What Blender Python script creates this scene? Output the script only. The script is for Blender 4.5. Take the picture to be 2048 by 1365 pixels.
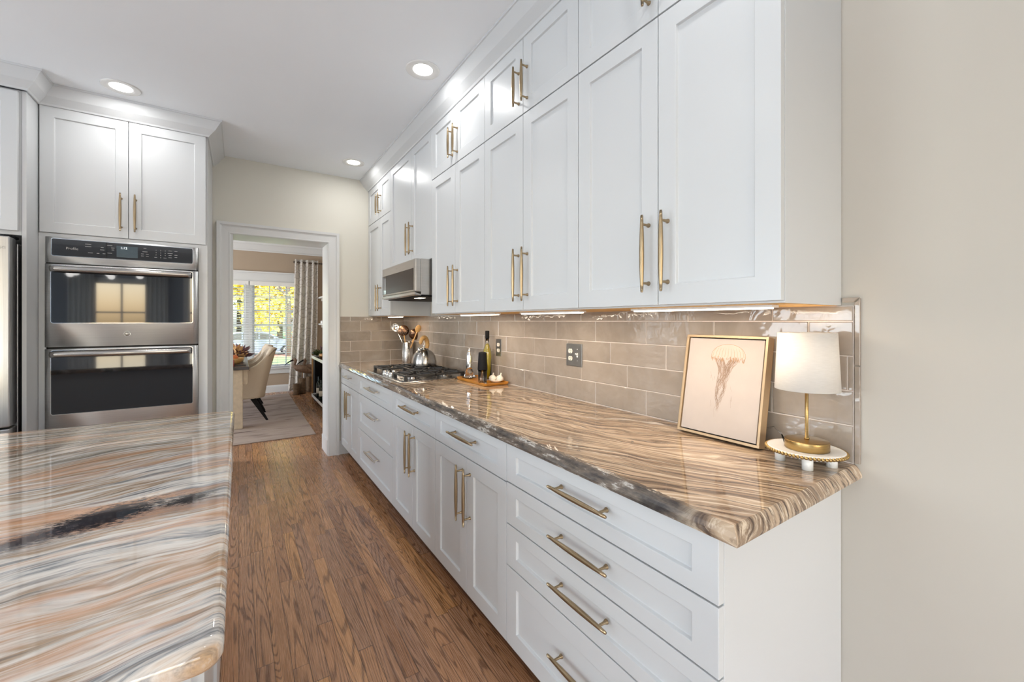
import bpy, bmesh, math, random
from mathutils import Vector, Matrix, noise
PI = math.pi
R = math.radians
random.seed(7)
for o in list(bpy.data.objects): bpy.data.objects.remove(o)
S = bpy.context.scene
C = S.collection

# ------------------------------------------------------------------ camera, world, light, exposure
XW, XU, XB, YW, YO, ZC, H = 1.494, 1.118, .844, 4.394, 3.71, 2.77, 1.33
cd = bpy.data.cameras.new('camera'); cam = bpy.data.objects.new('camera', cd); C.objects.link(cam)
cam.location = (0, 0, H); cam.rotation_euler = (PI/2, 0, -.5831)
cd.sensor_width = 36; cd.lens = 828.11/2048*36; cd.shift_y = -(682.5-642.34)/2048
cd.clip_start = .02; cd.clip_end = 300
S.camera = cam
S.view_settings.view_transform = 'Standard'; S.view_settings.look = 'None'
S.view_settings.gamma = 1; S.view_settings.exposure = 0.10
S.view_settings.use_curve_mapping = False

w = bpy.data.worlds.new('world'); S.world = w; w.use_nodes = True
nt = w.node_tree; nt.nodes.clear()
sky = nt.nodes.new('ShaderNodeTexSky'); sky.sky_type = 'NISHITA'; sky.sun_disc = False
sky.sun_elevation = R(38); sky.sun_rotation = R(200); sky.air_density = 1.0; sky.dust_density = 2.5
bg = nt.nodes.new('ShaderNodeBackground'); bg.inputs[1].default_value = .75
ow = nt.nodes.new('ShaderNodeOutputWorld')
nt.links.new(sky.outputs[0], bg.inputs[0]); nt.links.new(bg.outputs[0], ow.inputs[0])

def lamp(name, kind, loc, rot, energy, color=(1, 1, 1), **kw):
    l = bpy.data.lights.new(name, kind); l.energy = energy; l.color = color
    for k, v in kw.items(): setattr(l, k, v)
    o = bpy.data.objects.new(name, l); C.objects.link(o); o.location = loc; o.rotation_euler = rot
    return o
# the sun over the street, daylight at the rear window and at unseen left-wall openings added for light
lamp('sun', 'SUN', (0, 10, 20), (R(52), 0, R(20)), 8.5, (1, .95, .86), angle=R(1))
DAY = (.84, .925, 1.0)
lamp('added_daylight_left', 'AREA', (-4.62, -1.2, 1.22), (0, R(-99), 0), 80, DAY, shape='RECTANGLE', size=2.3, size_y=3.8)  # unseen left opening, added to light the fronts facing the aisle
lamp('added_daylight_side', 'AREA', (-4.62, 2.45, 1.45), (0, R(-134), 0), 86, DAY, shape='RECTANGLE', size=1.7, size_y=1.8)  # second unseen opening, added and tilted up to brighten the ceiling
lamp('daylight_rear_window', 'AREA', (.2, -3.98, 1.45), (R(115), 0, 0), 8, DAY, shape='RECTANGLE', size=2.2, size_y=1.6)
lamp('added_daylight_dining', 'AREA', (-3.72, 6.8, 1.4), (0, R(-100), 0), 150, (.93, .96, 1), shape='RECTANGLE', size=1.7, size_y=2.6)  # unseen side opening, added to brighten the dining room

# ------------------------------------------------------------------ node helper and materials
class NT:
    def __init__(s, name):
        s.m = bpy.data.materials.new(name); s.m.use_nodes = True
        s.t = s.m.node_tree; s.b = s.t.nodes['Principled BSDF']
    def n(s, typ, ins=None, **kw):
        q = s.t.nodes.new('ShaderNode'+typ)
        for k, v in kw.items(): setattr(q, k, v)
        if ins:
            for k, v in ins.items(): s.put(q.inputs[k], v)
        return q
    def put(s, sock, v):
        if isinstance(v, bpy.types.NodeSocket): s.t.links.new(v, sock)
        elif isinstance(v, bpy.types.Node): s.t.links.new(v.outputs[0], sock)
        else:
            if isinstance(v, (tuple, list)) and sock.type == 'RGBA' and len(v) == 3: v = (*v, 1)
            sock.default_value = v
    def ma(s, op, a, b=0.0, c=0.0):
        q = s.n('Math', operation=op)
        s.put(q.inputs[0], a); s.put(q.inputs[1], b); s.put(q.inputs[2], c)
        return q.outputs[0]
    def co(s): return s.n('TexCoord').outputs['Object']
    def pos(s): return s.n('NewGeometry').outputs['Position']
    def mp(s, v, loc=(0, 0, 0), rot=(0, 0, 0), sc=(1, 1, 1)):
        q = s.n('Mapping'); s.put(q.inputs[0], v); q.inputs[1].default_value = loc
        q.inputs[2].default_value = rot; q.inputs[3].default_value = sc
        return q.outputs[0]
    def noise(s, v, scale=5, detail=2, rough=.5, dist=0.0, out=0):
        q = s.n('TexNoise'); s.put(q.inputs['Vector'], v); q.inputs['Scale'].default_value = scale
        q.inputs['Detail'].default_value = detail; q.inputs['Roughness'].default_value = rough
        q.inputs['Distortion'].default_value = dist
        return q.outputs[out]
    def ramp(s, f, stops, interp='LINEAR'):
        q = s.n('ValToRGB'); e = q.color_ramp.elements; q.color_ramp.interpolation = interp
        while len(e) < len(stops): e.new(.5)
        for i, (p, c) in enumerate(stops):
            e[i].position = p; e[i].color = (*c, 1) if len(c) == 3 else c
        s.put(q.inputs[0], f); return q.outputs[0]
    def mix(s, f, a, b, mode='MIX'):
        q = s.n('Mix', data_type='RGBA', blend_type=mode)
        s.put(q.inputs[0], f); s.put(q.inputs[6], a); s.put(q.inputs[7], b)
        return q.outputs[2]
    def bump(s, h, strength=.2, dist=.01):
        q = s.n('Bump'); q.inputs['Strength'].default_value = strength; q.inputs['Distance'].default_value = dist
        s.put(q.inputs['Height'], h); s.t.links.new(q.outputs[0], s.b.inputs['Normal'])
    def set(s, **kw):
        for k, v in kw.items(): s.put(s.b.inputs[k.replace('_', ' ')], v)
        return s.m
def srgb(r, g, b):
    f = lambda c: (c/255/12.92) if c/255 <= .04045 else ((c/255+.055)/1.055)**2.4
    return (f(r), f(g), f(b))
def plain(name, col, rough=.5, metal=0.0, var=.05, scale=30, bump=0.0, **kw):
    t = NT(name); p = t.co()
    f = t.noise(p, scale, 2)
    a = tuple(min(1, c*(1-var)) for c in col); b = tuple(min(1, c*(1+var)) for c in col)
    t.set(Base_Color=t.ramp(f, [(.3, a), (.7, b)]), Roughness=rough, Metallic=metal, **kw)
    if bump: t.bump(f, bump, .002)
    return t.m
M = {}
M['cab'] = plain('white_cabinet_paint', (.635, .65, .66), .32, var=.006, scale=3)
M['trim'] = plain('white_trim_paint', (.72, .73, .73), .35, var=.006, scale=3)
M['ceil'] = plain('ceiling_paint', (.88, .91, .94), .85, var=.008, scale=2)
M['wall'] = plain('greige_wall_paint', srgb(190, 184, 174), .75, var=.012, scale=2)
M['wallb'] = plain('cream_wall_paint', srgb(224, 221, 210), .75, var=.012, scale=2)
M['rear'] = plain('cool_grey_rear_wall_paint', srgb(158, 164, 172), .75, var=.012, scale=2)
M['tan'] = plain('tan_wall_paint', srgb(176, 158, 138), .8, var=.015, scale=2)
M['dark'] = plain('dark_gap', (.015, .013, .012), .7)
M['black'] = plain('black_plastic', (.008, .008, .009), .6, Specular_IOR_Level=.15)
M['iron'] = plain('black_cast_iron', (.022, .021, .021), .42, bump=.15, scale=200)
M['chrome'] = plain('chrome', (.78, .78, .78), .08, 1.0)
M['white'] = plain('white_gloss', (.82, .82, .80), .25, var=.01)
M['almond'] = plain('almond_plastic', (.80, .74, .64), .35, var=.01)
M['wood'] = plain('light_wood', srgb(205, 160, 100), .5, var=.15, scale=40)
M['ply'] = plain('raw_plywood_underside', srgb(214, 168, 98), .6, var=.08, scale=20)
M['toe'] = plain('stained_toe_kick', srgb(88, 58, 38), .45, var=.12, scale=30)
M['gold'] = plain('champagne_frame', srgb(188, 162, 128), .4, .35, var=.04)

def brass():
    t = NT('brushed_brass'); p = t.mp(t.co(), sc=(400, 400, 12))
    f = t.noise(p, 1, 3)
    t.set(Base_Color=t.ramp(f, [(.3, srgb(152, 132, 104)), (.7, srgb(182, 162, 132))]), Metallic=1.0, Roughness=.30)
    return t.m
M['brass'] = brass()
def brass2():
    t = NT('antique_brass'); p = t.mp(t.co(), sc=(3, 3, 500))
    t.set(Base_Color=t.ramp(t.noise(p, 1, 2), [(.3, srgb(156, 128, 82)), (.7, srgb(184, 156, 104))]), Metallic=1.0, Roughness=.30)
    return t.m
M['brass2'] = brass2()
M['nickel'] = plain('satin_nickel', srgb(186, 180, 170), .28, 1.0)
def steel(name, sc, rough=.46, aniso=.92, col=(.84, .84, .835)):
    t = NT(name); p = t.mp(t.co(), sc=sc); f = t.noise(p, 1, 3)
    a = tuple(c*.93 for c in col); b = tuple(c*1.06 for c in col)
    tg = t.n('Tangent', direction_type='RADIAL', axis='Z')
    t.set(Base_Color=t.ramp(f, [(.3, a), (.7, b)]), Metallic=1.0, Roughness=rough, Anisotropic=aniso, Anisotropic_Rotation=.25, Tangent=tg.outputs[0])
    return t.m
M['steel'] = steel('brushed_stainless', (4, 4, 600))
M['steelm'] = steel('microwave_stainless', (4, 4, 600), .34, .6, (.50, .485, .465))
M['steelv'] = steel('brushed_stainless_fridge', (300, 300, 3), .30, .5, (.52, .52, .52))
M['steelk'] = steel('polished_stainless', (3, 3, 300), .26, .8, (.46, .445, .43))
M['plate'] = plain('dark_satin_plate', (.30, .29, .275), .42, 1.0)
def glassy(name, col, rough=.04, spec=.6):
    t = NT(name); f = t.noise(t.co(), 3, 1)
    t.set(Base_Color=t.ramp(f, [(.3, col), (.7, tuple(c*1.1 for c in col))]), Roughness=rough, Specular_IOR_Level=spec, Coat_Weight=.6, Coat_Roughness=.02)
    return t.m
M['ovenglass'] = glassy('black_oven_glass', (.010, .011, .014))
M['microglass'] = plain('microwave_dark_glass', (.020, .016, .014), .22, Specular_IOR_Level=.22)
M['panelglass'] = glassy('control_panel_glass', (.018, .016, .016), .08)
def clear(name, col=(1, 1, 1), ior=1.45, rough=0.0):
    t = NT(name)
    t.set(Base_Color=t.ramp(t.noise(t.co(), 5, 1), [(.3, col), (.7, tuple(min(1, c*1.01) for c in col))]), Transmission_Weight=1.0, Roughness=rough, IOR=ior)
    return t.m
M['glass'] = clear('clear_glass')
M['oil'] = plain('olive_oil', (.80, .66, .02), .1, Transmission_Weight=.55, IOR=1.4)
def emit(name, col, st, base=(.8, .8, .8)):
    t = NT(name); f = t.noise(t.co(), 4, 1)
    t.set(Base_Color=base, Emission_Color=t.ramp(f, [(.2, col), (.8, tuple(c*.98 for c in col))]), Emission_Strength=st, Roughness=.4)
    return t.m
M['led'] = emit('led_lens', (1, .97, .93), 9)
M['bar'] = emit('led_bar', (1, .88, .70), 7)
M['bulb'] = emit('bulb_filament', (1, .82, .58), 10)

def floor_mat():
    t = NT('oak_strip_floor'); p = t.pos()
    sp = t.n('SeparateXYZ'); t.put(sp.inputs[0], p); x, y = sp.outputs[0], sp.outputs[1]
    W = .0572
    xi = t.ma('DIVIDE', x, W); i = t.ma('FLOOR', xi); fx = t.ma('FRACT', xi)
    wn = t.n('TexWhiteNoise', noise_dimensions='1D'); t.put(wn.inputs['W'], i)
    yl = t.ma('ADD', t.ma('DIVIDE', y, .78), t.ma('MULTIPLY', wn.outputs['Value'], 9.7))
    yl = t.ma('ADD', yl, t.ma('MULTIPLY', t.ma('SINE', t.ma('MULTIPLY', yl, 1.9)), .22))
    j = t.ma('FLOOR', yl); fy = t.ma('FRACT', yl)
    cb = t.n('CombineXYZ'); t.put(cb.inputs[0], i); t.put(cb.inputs[1], j)
    wc = t.n('TexWhiteNoise', noise_dimensions='2D'); t.put(wc.inputs['Vector'], cb)
    rnd = wc.outputs['Value']; rc = t.n('SeparateColor'); t.put(rc.inputs[0], wc.outputs['Color'])
    off = t.n('CombineXYZ'); t.put(off.inputs[0], t.ma('MULTIPLY', rnd, 31)); t.put(off.inputs[1], t.ma('MULTIPLY', rc.outputs[1], 47)); t.put(off.inputs[2], t.ma('MULTIPLY', rnd, 13))
    pv = t.n('VectorMath', operation='ADD'); t.put(pv.inputs[0], p); t.put(pv.inputs[1], off)
    # cathedral grain: contour lines of a stretched noise, finer where the board is quarter sawn
    g = t.noise(t.mp(pv.outputs[0], sc=(11, .62, 1)), 1, 1.2, .45)
    fr = t.ma('ADD', 22, t.ma('MULTIPLY', rc.outputs[2], 60))
    ring = t.ma('SINE', t.ma('MULTIPLY', t.ma('MULTIPLY', g, fr), 6.283/2))
    wob = t.noise(t.mp(pv.outputs[0], sc=(120, 10, 1)), 1, 3, .6)
    ring = t.ma('ADD', ring, t.ma('MULTIPLY', t.ma('SUBTRACT', wob, .5), 1.4))
    ringc = t.ramp(ring, [(.0, (0, 0, 0)), (.55, (.25, .25, .25)), (.92, (1, 1, 1))])
    fine = t.noise(t.mp(pv.outputs[0], sc=(420, 9, 1)), 1, 3, .6)
    board = t.ramp(rnd, [(0, srgb(170, 124, 92)), (.25, srgb(196, 146, 106)), (.5, srgb(174, 132, 104)), (.75, srgb(208, 154, 104)), (1, srgb(152, 112, 88))])
    dark = t.mix(1.0, board, (.36, .33, .33), 'MULTIPLY')
    col = t.mix(t.ma('MULTIPLY', ringc, .80), board, dark)
    col = t.mix(t.ramp(fine, [(.42, (.45, .45, .45)), (.6, (0, 0, 0))]), col, t.mix(1.0, col, (.58, .55, .53), 'MULTIPLY'))
    ex = t.ma('MINIMUM', fx, t.ma('SUBTRACT', 1, fx)); ey = t.ma('MINIMUM', fy, t.ma('SUBTRACT', 1, fy))
    e1 = t.ramp(ex, [(.010, (1, 1, 1)), (.030, (0, 0, 0))]); e2 = t.ramp(ey, [(.0010, (1, 1, 1)), (.0030, (0, 0, 0))])
    edge = t.ma('MAXIMUM', e1, e2)
    col = t.mix(t.ma('MULTIPLY', edge, .75), col, (.03, .018, .012))
    t.set(Base_Color=col, Roughness=t.ma('ADD', .20, t.ma('MULTIPLY', fine, .14)), Specular_IOR_Level=.5)
    hgt = t.ma('SUBTRACT', t.ma('ADD', t.ma('MULTIPLY', fine, .10), t.ma('MULTIPLY', t.noise(p, 22, 1), .5)), edge)
    t.bump(hgt, .16, .002)
    return t.m
M['floor'] = floor_mat()

def granite(name, rot, island):
    t = NT(name); p0 = t.pos()
    rp = t.mp(p0, rot=(0, 0, rot))
    wv = t.noise(t.mp(rp, sc=(1.3, 2.2, 0.396) if island else (1.4, 2.6, 2.6)), 1, 3.2, .5, 0, 1)
    sub = t.n('VectorMath', operation='SUBTRACT'); t.put(sub.inputs[0], wv); sub.inputs[1].default_value = (.5, .5, .5)
    scl = t.n('VectorMath', operation='SCALE'); t.put(scl.inputs[0], sub); scl.inputs['Scale'].default_value = .34 if island else .36
    ad = t.n('VectorMath', operation='ADD'); t.put(ad.inputs[0], rp); t.put(ad.inputs[1], scl)
    q = ad.outputs[0]
    if island:
        b1 = t.noise(t.mp(q, loc=(2, 7.3, 4.2), sc=(.7, 6.0, 1.1)), 1, 6, .66)
        col = t.ramp(b1, [(.24, srgb(84, 82, 74)), (.33, srgb(138, 130, 120)), (.40, srgb(206, 196, 184)), (.45, srgb(172, 142, 112)), (.49, srgb(214, 204, 194)),
                          (.53, srgb(122, 126, 132)), (.57, srgb(216, 206, 196)), (.62, srgb(200, 166, 130)), (.68, srgb(122, 104, 86)), (.78, srgb(206, 196, 184))])
        b2 = t.noise(t.mp(q, loc=(3, 1, 0), sc=(3.4, 70, 12.6)), 1, 6, .7)
        col = t.mix(t.ramp(b2, [(.47, (0, 0, 0)), (.60, (.9, .9, .9))]), col, srgb(232, 226, 218))
        col = t.mix(t.ramp(b2, [(.32, (.9, .9, .9)), (.46, (0, 0, 0))]), col, srgb(112, 100, 90))
        b3 = t.noise(t.mp(q, loc=(9, 4, 3.3), sc=(1.6, 9, 1.62)), 1, 5, .65)
        col = t.mix(t.ramp(b3, [(.49, (0, 0, 0)), (.63, (.85, .85, .85))]), col, srgb(206, 152, 112))
        ys = t.n('SeparateXYZ'); t.put(ys.inputs[0], p0)
        far = t.ramp(ys.outputs[1], [(0.0, (0, 0, 0)), (1.0, (1, 1, 1))])
        fm = t.n('MapRange'); t.put(fm.inputs[0], ys.outputs[1]); fm.inputs[1].default_value = 1.30; fm.inputs[2].default_value = 2.0
        f4 = t.noise(t.mp(q, loc=(5, 2, 0), sc=(1.5, 60, 10.8)), 1, 4, .65)
        col = t.mix(t.ma('MULTIPLY', fm.outputs[0], t.ramp(f4, [(.40, (.9, .9, .9)), (.58, (0, 0, 0))])), col, srgb(112, 98, 76))
        # the two black mineral patches and their grey halo
        def patch(cx, cy, ax, ay, ang, amt, c, thr=(.0, .35)):
            nonlocal col
            m = t.mp(p0, loc=(-cx, -cy, 0))
            m = t.mp(m, rot=(0, 0, -ang)); m = t.mp(m, sc=(1/ax, 1/ay, 0))
            ln = t.n('VectorMath', operation='LENGTH'); t.put(ln.inputs[0], m)
            d = t.ma('SUBTRACT', 1, ln.outputs['Value'])
            nz = t.noise(t.mp(p0, rot=(0, 0, -ang), sc=(55, 130, 1)), 1, 6, .78)
            d = t.ma('ADD', d, t.ma('MULTIPLY', t.ma('SUBTRACT', nz, .5), 2.4))
            col = t.mix(t.ma('MULTIPLY', t.ramp(d, [(thr[0], (0, 0, 0)), (thr[1], (1, 1, 1))]), amt), col, c)
        patch(-.27, 1.18, .24, .085, .47, .55, srgb(118, 120, 126), (-.1, .9))
        patch(-.09, 1.185, .11, .065, .1, .55, srgb(120, 122, 122), (-.1, .9))
        patch(-.235, 1.212, .130, .075, .47, .97, srgb(24, 23, 32), (.10, .50))
        patch(-.34, 1.160, .10, .040, .45, .85, srgb(48, 50, 60), (.0, .6))
        patch(-.100, 1.222, .070, .046, .25, .95, srgb(28, 27, 32), (.20, .60))
        t.set(Roughness=.045)
    else:
        b1 = t.noise(t.mp(q, sc=(.8, 7, 1.26)), 1, 5, .6)
        col = t.ramp(b1, [(.25, srgb(112, 92, 76)), (.36, srgb(158, 134, 110)), (.46, srgb(196, 172, 146)), (.53, srgb(142, 118, 96)), (.60, srgb(188, 164, 138)), (.70, srgb(206, 184, 158)), (.8, srgb(128, 106, 88))])
        f1 = t.noise(t.mp(q, loc=(2, 5, 0), sc=(1.5, 78, 14.04)), 1, 6, .68)
        col = t.mix(t.ramp(f1, [(.40, (1, 1, 1)), (.52, (0, 0, 0))]), col, srgb(84, 66, 54))
        f2 = t.noise(t.mp(q, loc=(7, 1, 0), sc=(1.7, 110, 19.8)), 1, 6, .68)
        col = t.mix(t.ramp(f2, [(.52, (0, 0, 0)), (.62, (.9, .9, .9))]), col, srgb(226, 208, 184))
        f3 = t.noise(t.mp(q, loc=(11, 3, 0), sc=(1.0, 13, 2.34)), 1, 5, .7)
        col = t.mix(t.ramp(f3, [(.31, (.95, .95, .95)), (.36, (0, 0, 0))]), col, srgb(74, 58, 54))
        f5 = t.noise(t.mp(q, loc=(1, 13, 0), sc=(1.0, 11, 1.98)), 1, 5, .7)
        col = t.mix(t.ramp(f5, [(.66, (0, 0, 0)), (.70, (.9, .9, .9))]), col, srgb(228, 220, 210))
        # the dark blotchy seam that runs along the front edge
        sx = t.n('SeparateXYZ'); t.put(sx.inputs[0], p0)
        d = t.n('MapRange'); t.put(d.inputs[0], sx.outputs[0]); d.inputs[1].default_value = .862; d.inputs[2].default_value = .826
        blot = t.noise(t.mp(p0, sc=(14, 7, 30)), 1, 5, .7)
        blot2 = t.noise(t.mp(p0, loc=(4, 4, 4), sc=(22, 7, 34)), 1, 5, .7)
        dk = t.ramp(blot2, [(.36, srgb(44, 42, 44)), (.47, srgb(86, 78, 72)), (.55, srgb(110, 98, 88)), (.60, srgb(190, 184, 176)), (.66, srgb(70, 64, 62))])
        msk = t.ma('MULTIPLY', t.ma('GREATER_THAN', t.ma('ADD', d.outputs[0], t.ma('MULTIPLY', t.ma('SUBTRACT', blot, .5), 1.1)), .22), .95)
        near = t.n('MapRange'); t.put(near.inputs[0], sx.outputs[1]); near.inputs[1].default_value = .50; near.inputs[2].default_value = .58
        col = t.mix(t.ma('MULTIPLY', msk, near.outputs[0]), col, dk)
        t.set(Roughness=.035)
    col = t.mix(.0, col, srgb(250, 240, 228))
    t.set(Base_Color=col, Specular_IOR_Level=.5, Coat_Weight=.3, Coat_Roughness=.02)
    return t.m
M['granite'] = granite('brown_streaked_granite', R(70), False)
M['island'] = granite('multicolour_quartzite', R(-10), True)

def tile_mat():
    t = NT('glazed_taupe_tile'); a = t.n('Attribute', attribute_name='tone')
    p = t.pos(); n1 = t.noise(p, 9, 3, .6, .6)
    base = t.mix(a.outputs['Fac'], srgb(140, 129, 118), srgb(158, 145, 132))
    col = t.mix(t.ramp(n1, [(.35, (0, 0, 0)), (.7, (.5, .5, .5))]), base, srgb(174, 162, 150))
    t.set(Base_Color=col, Roughness=.055, Specular_IOR_Level=.6)
    off = t.n('VectorMath', operation='ADD'); t.put(off.inputs[0], p)
    cb = t.n('CombineXYZ'); t.put(cb.inputs[0], t.ma('MULTIPLY', a.outputs['Fac'], 20)); t.put(cb.inputs[1], t.ma('MULTIPLY', a.outputs['Fac'], 33))
    t.put(off.inputs[1], cb)
    h1 = t.noise(t.mp(off.outputs[0], rot=(.35, 0, .3), sc=(5, 6, 13)), 1, 2.5, .5, .5)
    h2 = t.noise(off.outputs[0], 14, 2, .5, 1.0)
    t.bump(t.ma('ADD', h1, t.ma('MULTIPLY', h2, .6)), .42, .006)
    return t.m
M['tile'] = tile_mat()
M['grout'] = plain('grout', srgb(230, 218, 208), .8, var=.03, scale=80)

def rug_mat():
    t = NT('streaked_rug'); p = t.pos()
    n1 = t.noise(t.mp(p, rot=(0, 0, .35), sc=(1.2, 5, 1)), 1, 4, .6, .5)
    n2 = t.noise(t.mp(p, rot=(0, 0, .3), sc=(1.6, 9, 1), loc=(3, 3, 0)), 1, 3, .6, .3)
    col = t.ramp(n1, [(.3, srgb(122, 106, 98)), (.5, srgb(172, 156, 146)), (.7, srgb(150, 132, 122))])
    col = t.mix(t.ramp(n2, [(.62, (0, 0, 0)), (.68, (.85, .85, .85))]), col, srgb(78, 54, 50))
    t.set(Base_Color=col, Roughness=.95); t.bump(t.noise(p, 220, 2), .5, .004)
    return t.m
M['rug'] = rug_mat()
def curtain_mat():
    t = NT('swirl_curtain'); p = t.co()
    v = t.n('TexVoronoi', feature='F1', distance='EUCLIDEAN'); t.put(v.inputs['Vector'], t.mp(p, sc=(7, 0, 7)))
    v.inputs['Scale'].default_value = 1; v.inputs['Randomness'].default_value = .55
    rings = t.ma('SINE', t.ma('MULTIPLY', v.outputs['Distance'], 22))
    col = t.mix(t.ramp(rings, [(.6, (0, 0, 0)), (.9, (.6, .6, .6))]), srgb(236, 231, 224), srgb(182, 172, 164))
    t.set(Base_Color=col, Roughness=.85)
    tr = t.n('BsdfTranslucent'); t.put(tr.inputs[0], col)
    mx = t.n('MixShader'); mx.inputs[0].default_value = .35
    t.t.links.new(t.b.outputs[0], mx.inputs[1]); t.t.links.new(tr.outputs[0], mx.inputs[2])
    t.t.links.new(mx.outputs[0], t.t.nodes['Material Output'].inputs[0])
    return t.m
M['curtain'] = curtain_mat()
M['linen'] = plain('beige_linen', srgb(196, 180, 160), .8, var=.06, scale=200, bump=.2)
M['pillow'] = M['linen']
M['blackwood'] = plain('black_leg_paint', (.006, .005, .005), .6, Specular_IOR_Level=.15)
M['cream'] = plain('cream_distressed', srgb(206, 190, 168), .6, var=.08, scale=25)
M['darktop'] = plain('dark_stained_top', srgb(52, 44, 46), .25, var=.12, scale=12)
M['bronze'] = plain('bronze_rod', srgb(96, 84, 74), .35, .9)
M['birdw'] = plain('carved_bird_wood', srgb(118, 92, 72), .5, var=.3, scale=30)
M['stump'] = plain('stump_bark', srgb(104, 82, 60), .8, var=.3, scale=25, bump=.5)
M['copper'] = plain('aged_gold_metal', srgb(176, 138, 98), .3, .9)
M['orange'] = plain('pumpkin_skin', srgb(206, 116, 66), .5, var=.12, scale=10)
M['purple'] = plain('plum_leaf', srgb(110, 78, 84), .6, var=.25, scale=20)
M['straw'] = plain('straw_leaf', srgb(214, 170, 118), .6, var=.2, scale=20)
M['green'] = plain('garland_green', srgb(66, 82, 44), .6, var=.3, scale=20)
M['redglass'] = plain('red_glass', srgb(150, 34, 28), .15, var=.1)
M['leafy'] = plain('autumn_leaf_yellow', srgb(236, 214, 100), .7, var=.25, scale=.9, Emission_Strength=0.0)
M['leafo'] = plain('autumn_leaf_orange', srgb(206, 120, 70), .7, var=.3, scale=.9)
M['bark'] = plain('grey_bark', srgb(92, 84, 76), .9, var=.25, scale=15)
M['lawn'] = plain('lawn_green', srgb(116, 140, 92), .9, var=.25, scale=3)
M['mulch'] = plain('red_mulch', srgb(176, 112, 96), .9, var=.3, scale=6)
M['street'] = plain('asphalt', srgb(150, 150, 152), .9, var=.1, scale=4)
M['car'] = plain('silver_blue_car_paint', srgb(124, 138, 156), .2, .4, var=.03)
M['carglass'] = glassy('car_glass', (.04, .06, .07), .05)
M['tyre'] = plain('tyre', (.02, .02, .02), .7)
M['pepper'] = plain('peppercorns', srgb(84, 72, 66), .7, var=.7, scale=500, bump=.6)
M['garlic'] = plain('garlic_skin', srgb(236, 228, 214), .5, var=.05, scale=60)
M['tray'] = plain('honey_acacia_tray', srgb(192, 128, 46), .4, var=.22, scale=12)
M['chili'] = plain('red_chili', srgb(170, 30, 20), .3, var=.1)
M['herb'] = plain('dark_herb', srgb(80, 84, 20), .5, var=.3)
M['siding'] = plain('house_siding', srgb(196, 186, 176), .8, var=.05)

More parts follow.
